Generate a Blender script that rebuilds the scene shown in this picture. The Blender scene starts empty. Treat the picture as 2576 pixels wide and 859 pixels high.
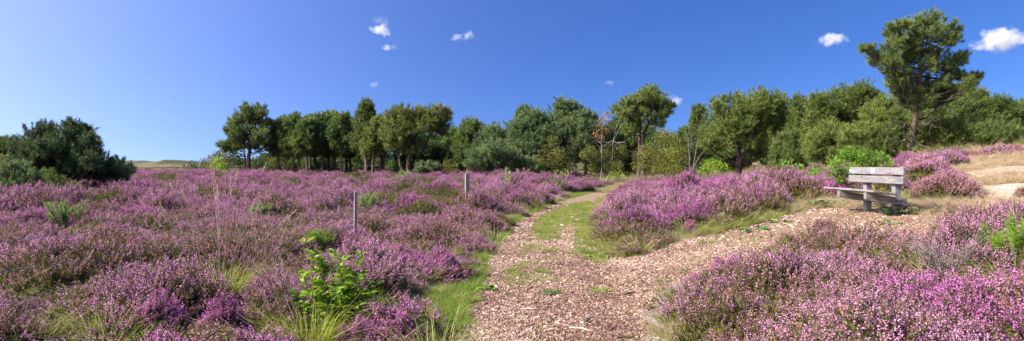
import bpy, math
import numpy as np
from mathutils import Vector

scene = bpy.context.scene
COL = scene.collection
R = math.radians
EYE, FOC, CX, HZ = 1.6, 1678.0, 1288.0, 412.0      # eye height, focal length, picture centre and horizon, on a 2576 x 859 plan of the view

# ------------------------------------------------------------------ terrain
def smooth(t):
    t = np.clip(t, 0, 1)
    return t * t * (3 - 2 * t)

PY = [-40, 0, 6, 9, 13.4, 18, 25, 37, 50, 62, 80, 500]
PXX = [-1.5, .1, .42, .52, .8, 1.35, 2.5, 4.9, 7.8, 11.5, 18, 18]

def pathx(y):
    return np.interp(y, PY, PXX)

def wave(x, y):
    return (np.sin(x * .9 + 1.3 * np.sin(y * .37)) * .5 + np.sin(y * .71 + x * .33 + 2.) * .5
            + .6 * np.sin(x * .31 - y * .23 + 4.) + .35 * np.sin(x * 1.9 + y * 1.4))

def h(x, y):
    x = np.asarray(x, float); y = np.asarray(y, float)
    d = x - pathx(y)
    v = np.maximum(0, d - .8)
    v = .085 * v + .0035 * v * v
    v = v / np.sqrt(1 + (v / 4.) ** 2)
    v = v * (1 - .38 * smooth((y - 19) / 10) * (1 - smooth((d - 9.5) / 5)))
    left = .07 * smooth((-d - 1.1) / 4)
    und = .085 * wave(x, y) * smooth((np.abs(d) - 1.6) / 3) * (1 - .65 * smooth((y - 60) / 30))
    bench = np.exp(-(((x - 7.2) / 2.4) ** 2 + ((y - 13.3) / 2.6) ** 2))
    und = und * (1 - bench)
    far = .10 * smooth((y - 30) / 45)
    return v + left + und + far

def hf(x, y):
    return float(h(x, y))

def G(px, py, hg=0.):
    """ground point seen at (px, py) of the plan, hg above the ground"""
    ys = np.concatenate([np.linspace(3, 40, 1500), np.linspace(40, 200, 1600)])
    xs = (px - CX) / FOC * ys
    zr = EYE + (HZ - py) / FOC * ys
    f = zr - (h(xs, ys) + hg)
    k = np.where(f < 0)[0]
    i = k[0] if len(k) else len(ys) - 1
    return np.array([xs[i], ys[i], hf(xs[i], ys[i])])

def at(px, Y):
    x = (px - CX) / FOC * Y
    return np.array([x, Y, hf(x, Y)])

def zpx(py, Y):
    return EYE + (HZ - py) / FOC * Y

def proj(x, y, z):
    yy = np.maximum(y, .1)
    return CX + x / yy * FOC, HZ - (z - EYE) / yy * FOC

def inside(px, py, poly):
    r = np.zeros(np.shape(px), bool)
    n = len(poly)
    for i in range(n):
        x1, y1 = poly[i]; x2, y2 = poly[(i + 1) % n]
        if y1 == y2:
            continue
        c = (y1 > py) != (y2 > py)
        xi = (x2 - x1) * (py - y1) / (y2 - y1) + x1
        r ^= c & (px < xi)
    return r

# ------------------------------------------------------------------ mesh builder
class MB:
    def __init__(s):
        s.v, s.f, s.n = [], [], 0

    def add(s, v, f, mat=0, tint=.5):
        v = np.asarray(v, float).reshape(-1, 3); f = np.asarray(f, int)
        if len(f) == 0:
            return
        t = np.broadcast_to(np.asarray(tint, float), (len(f),))
        s.v.append(v); s.f.append((f + s.n, mat, t)); s.n += len(v)

    def tris(s, P, mat=0, tint=.5):                     # P (n,3,3)
        n = len(P); s.add(P.reshape(-1, 3), np.arange(n * 3).reshape(n, 3), mat, tint)

    def quads(s, P, mat=0, tint=.5):
        n = len(P); s.add(P.reshape(-1, 3), np.arange(n * 4).reshape(n, 4), mat, tint)

    def box(s, c, size, rot=None, mat=0, tint=.5, bev=.006):
        sx, sy, sz = [a / 2 for a in size]
        b = min(bev, sx * .4, sy * .4, sz * .4)
        P = []
        for X, Y, Z in [(i, j, k) for i in (-1, 1) for j in (-1, 1) for k in (-1, 1)]:
            P += [(X * sx, Y * (sy - b), Z * (sz - b)), (X * (sx - b), Y * sy, Z * (sz - b)), (X * (sx - b), Y * (sy - b), Z * sz)]
        P = np.array(P)
        ix = lambda i, j, k, a: ((i > 0) * 4 + (j > 0) * 2 + (k > 0)) * 3 + a
        F = []
        for sgn in (-1, 1):
            F.append([ix(sgn, -1, -1, 0), ix(sgn, 1, -1, 0), ix(sgn, 1, 1, 0), ix(sgn, -1, 1, 0)][::sgn])
            F.append([ix(-1, sgn, -1, 1), ix(-1, sgn, 1, 1), ix(1, sgn, 1, 1), ix(1, sgn, -1, 1)][::sgn])
            F.append([ix(-1, -1, sgn, 2), ix(1, -1, sgn, 2), ix(1, 1, sgn, 2), ix(-1, 1, sgn, 2)][::sgn])
        for a in (-1, 1):
            for c2 in (-1, 1):
                F.append([ix(a, c2, -1, 0), ix(a, c2, 1, 0), ix(a, c2, 1, 1), ix(a, c2, -1, 1)])
                F.append([ix(a, -1, c2, 0), ix(a, 1, c2, 0), ix(a, 1, c2, 2), ix(a, -1, c2, 2)])
                F.append([ix(-1, a, c2, 1), ix(1, a, c2, 1), ix(1, a, c2, 2), ix(-1, a, c2, 2)])
        if rot is not None:
            P = P @ np.array(rot).T
        P = P + np.array(c)
        s.add(P, np.array(F), mat, tint)
        T = [[ix(i, j, k, 0), ix(i, j, k, 1), ix(i, j, k, 2)] for i in (-1, 1) for j in (-1, 1) for k in (-1, 1)]
        s.add(P, np.array(T), mat, tint)

    def tube(s, pts, rad, sides=7, mat=0, tint=.5, cap=True, knob=0., rng=None):
        pts = np.asarray(pts, float); rad = np.broadcast_to(np.asarray(rad, float), (len(pts),))
        t = np.gradient(pts, axis=0); t /= np.linalg.norm(t, axis=1)[:, None] + 1e-9
        ref = np.array([.31, .17, .02]) if abs(t[0, 2]) > .8 else np.array([0, 0, 1.])
        u = np.cross(t, ref); u /= np.linalg.norm(u, axis=1)[:, None] + 1e-9
        w = np.cross(t, u)
        a = np.arange(sides) / sides * 2 * math.pi
        rr = np.repeat(rad[:, None], sides, 1)
        if knob and rng is not None:
            rr = rr * (1 + knob * (rng.random(rr.shape) - .5))
        V = pts[:, None] + rr[..., None] * (np.cos(a)[None, :, None] * u[:, None] + np.sin(a)[None, :, None] * w[:, None])
        n = len(pts); F = []
        for i in range(n - 1):
            for j in range(sides):
                k = (j + 1) % sides
                F.append([i * sides + j, i * sides + k, (i + 1) * sides + k, (i + 1) * sides + j])
        V = V.reshape(-1, 3)
        s.add(V, np.array(F), mat, tint)
        if cap:
            e = np.concatenate([V[-sides:], pts[-1:] + t[-1:] * rad[-1] * .3])
            s.add(e, np.array([[j, (j + 1) % sides, sides] for j in range(sides)]), mat, tint)

    def build(s, name, mats, parent=None, smooth=False, loc=None):
        V = np.concatenate(s.v)
        if loc is not None:
            V = V - np.asarray(loc, float)
        me = bpy.data.meshes.new(name)
        lens = np.concatenate([np.full(len(f), f.shape[1]) for f, m, t in s.f])
        idx = np.concatenate([f.ravel() for f, m, t in s.f])
        mat = np.concatenate([np.full(len(f), m) for f, m, t in s.f])
        tint = np.concatenate([t for f, m, t in s.f])
        me.vertices.add(len(V)); me.vertices.foreach_set('co', V.astype(np.float32).ravel())
        me.loops.add(len(idx)); me.loops.foreach_set('vertex_index', idx.astype(np.int32))
        me.polygons.add(len(lens))
        me.polygons.foreach_set('loop_start', np.concatenate([[0], np.cumsum(lens)[:-1]]).astype(np.int32))
        me.polygons.foreach_set('material_index', mat.astype(np.int32))
        me.polygons.foreach_set('use_smooth', np.full(len(lens), bool(smooth)))
        at_ = me.attributes.new('tint', 'FLOAT', 'FACE'); at_.data.foreach_set('value', tint.astype(np.float32))
        for m in (mats if isinstance(mats, (list, tuple)) else [mats]):
            me.materials.append(m)
        me.update(calc_edges=True)
        o = bpy.data.objects.new(name, me); COL.objects.link(o)
        if loc is not None and parent is None:
            o.location = [float(a) for a in loc]
        if parent is not None:
            o.parent = parent
        return o

def tag(o, label=None, cat=None, group=None, kind=None):
    if label: o['label'] = label
    if cat: o['category'] = cat
    if group: o['group'] = group
    if kind: o['kind'] = kind
    return o

def empty(name, loc, rz=0.):
    o = bpy.data.objects.new(name, None); COL.objects.link(o)
    o.location = [float(a) for a in loc]; o.rotation_euler = (0, 0, rz); o.empty_display_size = .2
    return o

def copy_tree(o, parent=None):
    c = o.copy(); COL.objects.link(c)
    if parent is not None:
        c.parent = parent
    for ch in list(o.children):
        copy_tree(ch, c)
    return c

def unit(a):
    return a / (np.linalg.norm(a, axis=-1, keepdims=True) + 1e-9)

def rdir(rng, n):
    return unit(rng.normal(size=(n, 3)))

# ------------------------------------------------------------------ materials
def nt(name):
    m = bpy.data.materials.new(name); m.use_nodes = True
    t = m.node_tree; t.nodes.clear()
    return m, t

class N:
    """short hand for node trees"""
    def __init__(s, t): s.t = t
    def __call__(s, typ, **kw):
        n = s.t.nodes.new(typ)
        for k, v in kw.items():
            if k.startswith('i_'):
                k2 = k[2:]; sock = n.inputs[int(k2)] if k2.isdigit() else n.inputs[k2.replace('_', ' ')]
                if hasattr(v, 'is_output'): s.t.links.new(v, sock)
                else: sock.default_value = v
            else: setattr(n, k, v)
        return n
    def noise(s, scale, detail=3, rough=.6, vec=None, dist=0.):
        n = s('ShaderNodeTexNoise', i_Scale=scale, i_Detail=detail, i_Roughness=rough, i_Distortion=dist)
        if vec is not None: s.t.links.new(vec, n.inputs['Vector'])
        return n.outputs['Fac']
    def ramp(s, fac, stops, interp='LINEAR'):
        n = s('ShaderNodeValToRGB'); s.t.links.new(fac, n.inputs['Fac'])
        e = n.color_ramp; e.interpolation = interp
        while len(e.elements) < len(stops): e.elements.new(.5)
        for el, (p, c) in zip(e.elements, stops):
            el.position = p; el.color = (*c, 1) if len(c) == 3 else c
        return n.outputs['Color']
    def mix(s, fac, a, b, blend='MIX'):
        n = s('ShaderNodeMix', data_type='RGBA', blend_type=blend)
        for i, v in ((0, fac), (6, a), (7, b)):
            if hasattr(v, 'is_output'): s.t.links.new(v, n.inputs[i])
            elif i: n.inputs[i].default_value = (*v, 1)
            else: n.inputs[i].default_value = v
        return n.outputs[2]
    def math(s, op, a, b=0., clamp=False):
        n = s('ShaderNodeMath', operation=op, use_clamp=clamp)
        for i, v in ((0, a), (1, b)):
            if hasattr(v, 'is_output'): s.t.links.new(v, n.inputs[i])
            else: n.inputs[i].default_value = v
        return n.outputs[0]
    def attr(s, name='tint'):
        return s('ShaderNodeAttribute', attribute_name=name).outputs['Fac']
    def pos(s):
        return s('ShaderNodeNewGeometry').outputs['Position']
    def rand(s):
        return s('ShaderNodeObjectInfo').outputs['Random']
    def out(s, sh, disp=None):
        o = s('ShaderNodeOutputMaterial'); s.t.links.new(sh, o.inputs['Surface'])
        if disp is not None: s.t.links.new(disp, o.inputs['Displacement'])

def leafy(name, stops, trans=.35, rough=.6, patch=None, inst=.25, spec=.25, gain=1.):
    """thin foliage: colour by face tint, by plant and by patches of ground; reflects and lets light through"""
    m, t = nt(name); n = N(t)
    f = n.attr()
    r = n.rand()
    f2 = n.math('ADD', f, n.math('MULTIPLY', n.math('SUBTRACT', r, .5), inst), True)
    c = n.ramp(f2, stops)
    if patch:
        sc, lo, hi, col, amt = patch
        k = n.ramp(n.noise(sc, 3, .6, n.pos()), [(lo, (0, 0, 0)), (hi, (1, 1, 1))])
        c = n.mix(n.math('MULTIPLY', k, amt), c, col)
    p = n('ShaderNodeBsdfPrincipled', i_Base_Color=c, i_Roughness=rough)
    p.inputs['Specular IOR Level'].default_value = spec
    tr = n('ShaderNodeBsdfTranslucent', i_Color=n.mix(.35, c, (.75, .8, .25), 'MULTIPLY') if gain == 1. else c)
    mx = n('ShaderNodeMixShader', i_0=trans, i_1=p.outputs[0], i_2=tr.outputs[0])
    n.out(mx.outputs[0])
    return m

def solid(name, stops, scale=8, rough=.8, detail=5, bump=.3, stretch=None, bscale=None, spec=.3):
    m, t = nt(name); n = N(t)
    tc = n('ShaderNodeTexCoord').outputs['Object']
    mp = n('ShaderNodeMapping'); t.links.new(tc, mp.inputs['Vector'])
    if stretch: mp.inputs['Scale'].default_value = stretch
    f = n.noise(scale, detail, .65, mp.outputs[0])
    f = n.math('ADD', f, n.math('MULTIPLY', n.math('SUBTRACT', n.rand(), .5), .12))
    c = n.ramp(f, stops)
    p = n('ShaderNodeBsdfPrincipled', i_Base_Color=c, i_Roughness=rough)
    p.inputs['Specular IOR Level'].default_value = spec
    if bump:
        b = n('ShaderNodeBump', i_Strength=bump, i_Distance=.02, i_Height=n.noise(bscale or scale * 2.5, 4, .6, mp.outputs[0]))
        t.links.new(b.outputs[0], p.inputs['Normal'])
    n.out(p.outputs[0])
    return m
# ------------------------------------------------------------------ camera, sky, sun
cam = bpy.data.cameras.new('camera'); camo = bpy.data.objects.new('camera', cam); COL.objects.link(camo)
camo.location = (0, 0, EYE); camo.rotation_euler = (R(90), 0, 0)
cam.sensor_width = 36; cam.lens = 36 * FOC / 2576; cam.shift_y = (HZ - 429.5) / 2576
cam.clip_end = 20000; cam.clip_start = .05
scene.camera = camo

SUN_EL, SUN_AZ = R(40), R(-104)              # azimuth from +Y, towards +X
sun_dir = Vector((math.sin(SUN_AZ) * math.cos(SUN_EL), math.cos(SUN_AZ) * math.cos(SUN_EL), math.sin(SUN_EL)))
sl = bpy.data.lights.new('sun', 'SUN'); sl.energy = 5.; sl.angle = R(.53); sl.color = (1., .94, .82)
so = bpy.data.objects.new('sun', sl); COL.objects.link(so); so.location = (-30, 0, 40)
so.rotation_euler = sun_dir.to_track_quat('Z', 'Y').to_euler()

w = bpy.data.worlds.new('World'); scene.world = w; w.use_nodes = True
wt = w.node_tree; wt.nodes.clear(); n = N(wt)
tc = n('ShaderNodeTexCoord').outputs['Generated']
sep = n('ShaderNodeSeparateXYZ'); wt.links.new(tc, sep.inputs[0])
zz = n.math('MAXIMUM', sep.outputs[2], .0)
zz = n.math('ADD', n.math('MULTIPLY', zz, 2.2), .22)                # the clear air of the dunes: the blue starts lower than in the model sky
cmb = n('ShaderNodeCombineXYZ', i_0=n.math('MULTIPLY', sep.outputs[0], 1.6), i_1=sep.outputs[1], i_2=zz)
nrm = n('ShaderNodeVectorMath', operation='NORMALIZE'); wt.links.new(cmb.outputs[0], nrm.inputs[0])
sk = n('ShaderNodeTexSky', sky_type='NISHITA', sun_disc=False, sun_elevation=SUN_EL, sun_rotation=SUN_AZ,
       altitude=0, air_density=1.0, dust_density=2.6, ozone_density=3.)
wt.links.new(nrm.outputs[0], sk.inputs[0])
hs = n('ShaderNodeHueSaturation', i_Hue=.518, i_Saturation=1.34, i_Value=1.0, i_Color=sk.outputs[0])
bg = n('ShaderNodeBackground', i_Color=hs.outputs[0], i_Strength=.114)
wo = n('ShaderNodeOutputWorld'); wt.links.new(bg.outputs[0], wo.inputs[0])

scene.view_settings.view_transform = 'Standard'; scene.view_settings.look = 'None'
scene.view_settings.exposure = 1.12; scene.view_settings.gamma = 1
scene.render.engine = 'CYCLES'
cy = scene.cycles
cy.max_bounces = 6; cy.diffuse_bounces = 3; cy.glossy_bounces = 2; cy.transmission_bounces = 3; cy.transparent_max_bounces = 8
cy.volume_bounces = 3; cy.use_denoising = True; cy.denoising_prefilter = 'ACCURATE' if hasattr(cy, 'denoising_prefilter') else None
cy.caustics_reflective = cy.caustics_refractive = False
scene.render.use_persistent_data = False

# ------------------------------------------------------------------ ground zones on the view plan
PATH = [(1120, 900), (1185, 760), (1212, 690), (1240, 630), (1275, 575), (1325, 543), (1395, 512), (1450, 496), (1495, 484), (1530, 473),
        (1560, 464), (1578, 466), (1562, 478), (1552, 490), (1528, 508), (1514, 530), (1506, 560), (1508, 600), (1522, 640), (1556, 652),
        (1620, 640), (1700, 612), (1800, 590), (1900, 566), (1990, 541), (2040, 527), (2100, 524), (2180, 524), (2280, 532), (2350, 548),
        (2370, 600), (2300, 640), (2200, 655), (2100, 652), (2040, 655), (1950, 675), (1850, 705), (1770, 745), (1722, 800), (1690, 870), (1670, 920)]
LEFTGRASS = [(880, 920), (880, 830), (960, 770), (1110, 725), (1175, 675), (1222, 610), (1252, 570), (1240, 530), (1250, 495), (1320, 474), (1440, 455), (1530, 446),
             (1575, 455), (1578, 466), (1560, 464), (1530, 473), (1495, 484), (1450, 496), (1395, 512), (1325, 543), (1275, 575), (1240, 630), (1212, 690), (1185, 760), (1120, 920)]
ISLEEDGE = [(1500, 575), (1530, 600), (1620, 612), (1720, 590), (1830, 560), (1920, 540), (1990, 520), (2040, 527), (1990, 541), (1900, 566), (1800, 590), (1700, 612), (1620, 640), (1556, 652), (1522, 640), (1508, 600)]
BENCHGRASS = [(1960, 545), (1985, 515), (2060, 500), (2120, 497), (2300, 500), (2420, 505), (2560, 510), (2700, 525), (2700, 570), (2450, 592), (2365, 600), (2350, 552), (2280, 532), (2180, 524), (2040, 527)]
SLOPE = [(2390, 405), (2440, 395), (2560, 375), (2800, 345), (2800, 530), (2580, 525), (2490, 515), (2478, 490), (2460, 462), (2440, 440), (2400, 428)]
SAND = [(2470, 482), (2500, 470), (2545, 462), (2600, 470), (2700, 450), (2720, 500), (2560, 508), (2500, 500)]
TREEX = [-900, 0, 330, 420, 600, 1300, 1520, 1600, 1700, 1800, 2000, 2250, 2400, 3400]
TREEY = [36, 60, 90, 90, 73, 64, 55, 50, 46, 43, 36, 29, 27, 27]

def plan(x, y):
    return proj(x, y, h(x, y))

def noise2(x, y, s=1., seed=0):
    a = np.sin(x * s * 1.7 + seed * 1.3 + 1.9 * np.sin(y * s * .9 + seed)) + np.sin(y * s * 1.9 - seed * .7 + 1.6 * np.sin(x * s * 1.1 + 2 + seed)) + .7 * np.sin((x + y) * s * 3.1 + seed * 2.1) + .7 * np.sin((x - y) * s * 2.7 + 1. + seed)
    return a / 3.4

# ------------------------------------------------------------------ ground sheets
def grid_sheet(xs, ys, lift=0., keep=None):
    X, Y = np.meshgrid(xs, ys)
    Z = h(X, Y) + lift
    V = np.stack([X, Y, Z], -1).reshape(-1, 3)
    ny, nx = X.shape
    i = np.arange((ny - 1) * (nx - 1)); r = i // (nx - 1); c = i % (nx - 1)
    F = np.stack([r * nx + c, r * nx + c + 1, (r + 1) * nx + c + 1, (r + 1) * nx + c], 1)
    if keep is not None:
        cx = (X[:-1, :-1] + X[1:, 1:]).ravel() / 2; cyy = (Y[:-1, :-1] + Y[1:, 1:]).ravel() / 2
        F = F[keep(cx, cyy)]
    used = np.unique(F); mp = np.zeros(len(V), int); mp[used] = np.arange(len(used))
    return V[used], mp[F]

def ground_mat(name, layers, bump=.5, bscale=30, wet=None):
    """layers: list of (noise scale, lo, hi, colour a, colour b) blended over each other by noise in the ground's own coordinates"""
    m, t = nt(name); n = N(t); p = n.pos(); c = None
    for sc, lo, hi, a, b in layers:
        f = n.ramp(n.noise(sc, 5, .65, p, .3), [(lo, (0, 0, 0)), (hi, (1, 1, 1))])
        if c is None: c = n.mix(f, a, b)
        else: c = n.mix(f, c, b)
    fine = n.noise(bscale * 2, 4, .7, p)
    c = n.mix(.35, c, n.ramp(fine, [(.3, (.3, .3, .3)), (.7, (1, 1, 1))]), 'MULTIPLY')
    bs = n('ShaderNodeBsdfPrincipled', i_Base_Color=c, i_Roughness=.9)
    bs.inputs['Specular IOR Level'].default_value = .15
    b = n('ShaderNodeBump', i_Strength=bump, i_Distance=.03, i_Height=n.noise(bscale, 5, .7, p))
    t.links.new(b.outputs[0], bs.inputs['Normal']); n.out(bs.outputs[0])
    return m

M = {}
M['ground'] = ground_mat('heath_soil', [(.9, .4, .6, (.075, .05, .035), (.11, .095, .045)), (.35, .5, .62, None, (.16, .12, .07)), (3., .55, .65, None, (.07, .085, .025))])
M['path'] = ground_mat('chip_path', [(14., .35, .65, (.20, .105, .07), (.36, .24, .18)), (45., .5, .6, None, (.45, .33, .26)), (1.3, .52, .66, None, (.24, .22, .09)), (38., .58, .66, None, (.13, .07, .05))], 1., 55)
M['slope'] = ground_mat('dry_slope', [(2., .35, .65, (.38, .27, .18), (.47, .37, .28)), (5., .5, .62, None, (.30, .22, .13)), (22., .55, .66, None, (.55, .46, .37)), (1.1, .55, .7, None, (.22, .19, .09))], .8, 25)
M['sand'] = ground_mat('dune_sand', [(3., .35, .65, (.40, .34, .28), (.52, .46, .40)), (5., .50, .60, None, (.36, .27, .16)), (22., .60, .68, None, (.22, .17, .10))], 1., 14)
M['greysand'] = ground_mat('grey_sand', [(6., .35, .65, (.20, .17, .15), (.34, .30, .28)), (18., .55, .64, None, (.16, .11, .08)), (4., .56, .66, None, (.20, .20, .08))], .9, 22)
M['dune'] = ground_mat('far_dunes', [(.05, .35, .65, (.10, .105, .045), (.17, .145, .08)), (.12, .5, .62, None, (.13, .125, .06)), (.3, .56, .64, None, (.27, .22, .14))], .8, .4)

xs = np.concatenate([[-4000, -1500, -700, -400, -250, -160], np.arange(-110, -30, 2.), np.arange(-30, 30, .3), np.arange(30, 111, 2.), [160, 250, 400, 700, 1500, 4000]])
ys = np.concatenate([[-300, -100, -40, -20, -10], np.arange(-5, 30, .3), np.arange(30, 100, 1.), [110, 130, 160, 200, 260, 350, 500, 800, 1500, 3000, 7000]])
b = MB(); v, f = grid_sheet(xs, ys); b.add(v, f)
tag(b.build('ground', M['ground'], smooth=True), kind='structure')

def sheet(name, poly, mat, lift, box, step=.09, jit=9., kind='structure'):
    b = MB()
    def keep(x, y):
        px, py = plan(x, y)
        j = jit * 7 / np.maximum(y, 5)
        return inside(px + j * noise2(x, y, 3.), py + .6 * j * noise2(x, y, 2.6, 3), poly)
    v, f = grid_sheet(np.arange(box[0], box[1], step), np.arange(box[2], box[3], step), lift, keep)
    b.add(v, f); return tag(b.build(name, mat, smooth=True), kind=kind)

def path_keep_near(x, y):
    return np.abs(x - pathx(y)) < 1.15
sheet('path', PATH, M['path'], .014, (-1.6, 12, 4.9, 60), .1)
sheet('dry_slope', SLOPE, M['slope'], .010, (8, 32, 11, 36), .15, 12)
GREY = [(1600, 920), (1632, 800), (1655, 740), (1690, 712), (1740, 715), (1722, 790), (1700, 920)]
sheet('sandy_verge', GREY, M['greysand'], .024, (.4, 4.5, 4.9, 12), .06, 26)
sheet('sand_patch', SAND, M['sand'], .020, (9, 24, 11, 24), .06, 13)

# far dunes
b = MB()
X = np.linspace(-260, 60, 220); Yd = np.linspace(235, 330, 26)
XX, YY = np.meshgrid(X, Yd)
pxx = CX + XX / 280 * FOC
crest = np.interp(pxx, [-300, 150, 300, 350, 400, 455, 470, 500, 560, 640, 800, 1000, 1300, 1600], [415, 412, 410, 409, 409.5, 406.5, 410, 411, 406.5, 405, 404, 407, 410, 414])
zc = EYE + (HZ - crest) / FOC * 280 + 1.0 * np.sin(XX * .23) * np.sin(XX * .071 + 1) + .35 * np.sin(XX * .9 + 2)
prof = np.exp(-((YY - 280) / 26) ** 2) * (1 + .3 * np.sin(XX * .15 + YY * .2) * np.exp(-((YY - 262) / 12) ** 2))
ZZ = .2 + (zc - .2) * prof
V = np.stack([XX, YY, ZZ], -1).reshape(-1, 3); nx = len(X); ii = np.arange((len(Yd) - 1) * (nx - 1)); r_ = ii // (nx - 1); c_ = ii % (nx - 1)
b.add(V, np.stack([r_ * nx + c_, r_ * nx + c_ + 1, (r_ + 1) * nx + c_ + 1, (r_ + 1) * nx + c_], 1))
tag(b.build('hills', M['dune'], smooth=True), kind='structure')
# ------------------------------------------------------------------ heather
FL = lambda nm, stops, **k: leafy(nm, stops, **k)
M['flower'] = FL('heather_flower', [(0., (.40, .17, .285)), (.35, (.63, .275, .49)), (.7, (.72, .36, .60)), (1., (.76, .46, .68))], trans=.3, inst=.35,
                 patch=(.55, .5, .72, (.46, .24, .25), .6), gain=2, spec=.1)
M['flower_faded'] = FL('heather_faded', [(0., (.20, .11, .065)), (.5, (.42, .21, .18)), (1., (.58, .33, .34))], trans=.25, inst=.35, gain=2, spec=.1)
M['flower_deep'] = FL('heather_deep', [(0., (.35, .10, .26)), (.5, (.61, .19, .49)), (1., (.75, .33, .64))], trans=.3, inst=.3, gain=2, spec=.1)
M['heath_leaf'] = FL('heather_leaf', [(0., (.045, .05, .012)), (.5, (.11, .115, .028)), (1., (.20, .19, .055))], trans=.25, inst=.3, spec=.15)
M['moss_leaf'] = FL('heather_green', [(0., (.06, .085, .012)), (.5, (.13, .16, .025)), (1., (.22, .24, .05))], trans=.3, inst=.3, spec=.15)
M['heath_wood'] = solid('heather_wood', [(.3, (.05, .032, .022)), (.7, (.12, .085, .06))], 30, .9, bump=0)
M['grey_twig'] = solid('dead_heather_wood', [(.3, (.14, .115, .11)), (.7, (.24, .21, .20))], 30, .9, bump=0)

def heather_mb(seed, rad=.42, hgt=.44, n=420, bloom=.85, faded=0., lop=.25, size=1.):
    """one heather bush: woody core, leafy shoots, each with a spike of small flowers at its end"""
    rng = np.random.default_rng(seed); b = MB()
    # outline: a lumpy dome
    k = rng.random(6) * 6.28
    def lump(a): return 1 + lop * (.6 * np.sin(2 * a + k[0]) + .5 * np.sin(3 * a + k[1]) + .4 * np.sin(5 * a + k[2]))
    a = rng.random(n) * 2 * math.pi; u = rng.random(n) ** .55
    el = np.sqrt(rng.random(n))
    rr = u * rad * lump(a)
    top = hgt * (1 - (rr / (rad * 1.28)) ** 2.2) * (.82 + .3 * rng.random(n)) * (1 + lop * .5 * np.sin(a * 2 + rr * 9 / rad + k[3]))
    low = rng.random(n) < .30                                            # shoots on the flank
    top = np.where(low, top * (.35 + .5 * rng.random(n)), np.maximum(top, .06))
    rr = np.where(low, rr * 1.08, rr)
    tip = np.stack([rr * np.cos(a), rr * np.sin(a), top], 1)
    d = unit(np.stack([np.cos(a) * rr / rad * .85, np.sin(a) * rr / rad * .85, np.full(n, .9)], 1) + rng.normal(size=(n, 3)) * .20)
    Ls = (.13 + .12 * rng.random(n)) * size
    base = tip - d * Ls[:, None]
    # stems
    sd = unit(np.cross(d, rng.normal(size=(n, 3)))) * .0022
    b.quads(np.stack([base - sd, base + sd, tip + sd * .5, tip - sd * .5], 1), 2, .5)
    # leaves along the lower part
    m = 9
    t = (np.arange(m) + rng.random((n, m))) / m * .75
    P = base[:, None] + d[:, None] * (Ls[:, None] * t)[..., None]
    q = unit(rng.normal(size=(n, m, 3)) + d[:, None] * .9); s2 = unit(np.cross(q, rng.normal(size=(n, m, 3)))) * .006 * size
    L = .028 * size
    T = np.stack([P - s2, P + s2, P + q * L], 2).reshape(-1, 3, 3)
    b.tris(T, 1, np.repeat(rng.random(n), m))
    # flowers
    fl = (rng.random(n) < np.where(low, bloom * .18, bloom)); nf = int(fl.sum()); m = 17
    if nf:
        t = .42 + .60 * (np.arange(m) + .5 * rng.random((nf, m))) / m
        P = base[fl][:, None] + d[fl][:, None] * (Ls[fl][:, None] * t)[..., None]
        q = unit(rng.normal(size=(nf, m, 3)) * .8 + d[fl][:, None] * .5)
        s2 = unit(np.cross(q, rng.normal(size=(nf, m, 3))))
        wd = (.0066 - .003 * (t - .42)) * size; ln = .0112 * size
        A = P + q * .004
        T = np.stack([A, A + q * ln * .6 + s2 * wd[..., None], A + q * ln, A + q * ln * .6 - s2 * wd[..., None]], 2).reshape(-1, 4, 3)
        mat = np.where(rng.random(nf) < faded, 3, 0)
        tt = np.clip(rng.normal(.48, .18, nf), 0, 1); tt = np.repeat(tt, m) + rng.normal(0, .1, nf * m)
        mm = np.repeat(mat, m)
        b.quads(T[mm == 0], 0, np.clip(tt[mm == 0], 0, 1)); b.quads(T[mm == 3], 3, np.clip(tt[mm == 3], 0, 1))
    # core of old wood and leaves, inner shade put into its dark tint
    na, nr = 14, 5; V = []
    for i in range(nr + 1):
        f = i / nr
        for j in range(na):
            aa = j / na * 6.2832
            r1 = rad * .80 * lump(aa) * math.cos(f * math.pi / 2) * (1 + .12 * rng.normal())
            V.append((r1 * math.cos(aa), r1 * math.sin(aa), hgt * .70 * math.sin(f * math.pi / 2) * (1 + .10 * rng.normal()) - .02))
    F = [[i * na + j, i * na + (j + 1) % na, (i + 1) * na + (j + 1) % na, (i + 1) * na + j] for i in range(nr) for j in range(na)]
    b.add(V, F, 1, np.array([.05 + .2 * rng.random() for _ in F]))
    for j in range(7):                                                   # woody stems at the foot
        aa = rng.random() * 6.28; r1 = rad * (.5 + .45 * rng.random())
        p0 = np.array([math.cos(aa) * r1 * .25, math.sin(aa) * r1 * .25, -.03]); p1 = np.array([math.cos(aa) * r1, math.sin(aa) * r1, hgt * (.35 + .2 * rng.random())])
        b.tube([p0, (p0 + p1) / 2 + rng.normal(size=3) * .02, p1], [.007, .005, .003], 4, 2, .5)
    return b

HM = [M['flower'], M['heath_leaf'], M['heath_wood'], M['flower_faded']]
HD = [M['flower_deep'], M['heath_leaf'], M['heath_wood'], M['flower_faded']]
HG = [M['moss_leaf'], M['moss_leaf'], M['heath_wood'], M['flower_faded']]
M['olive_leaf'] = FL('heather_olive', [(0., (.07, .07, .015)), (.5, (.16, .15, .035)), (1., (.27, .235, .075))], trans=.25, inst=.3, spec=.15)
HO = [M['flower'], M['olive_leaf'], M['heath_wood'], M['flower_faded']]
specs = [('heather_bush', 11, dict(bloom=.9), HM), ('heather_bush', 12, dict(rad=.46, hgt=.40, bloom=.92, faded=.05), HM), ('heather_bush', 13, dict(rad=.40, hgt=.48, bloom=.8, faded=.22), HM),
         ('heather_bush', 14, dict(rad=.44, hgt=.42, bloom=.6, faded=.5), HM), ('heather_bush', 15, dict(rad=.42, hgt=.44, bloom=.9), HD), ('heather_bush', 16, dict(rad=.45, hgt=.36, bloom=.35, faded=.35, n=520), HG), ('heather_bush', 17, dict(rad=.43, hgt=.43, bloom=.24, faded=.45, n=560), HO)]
proto = []
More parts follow.
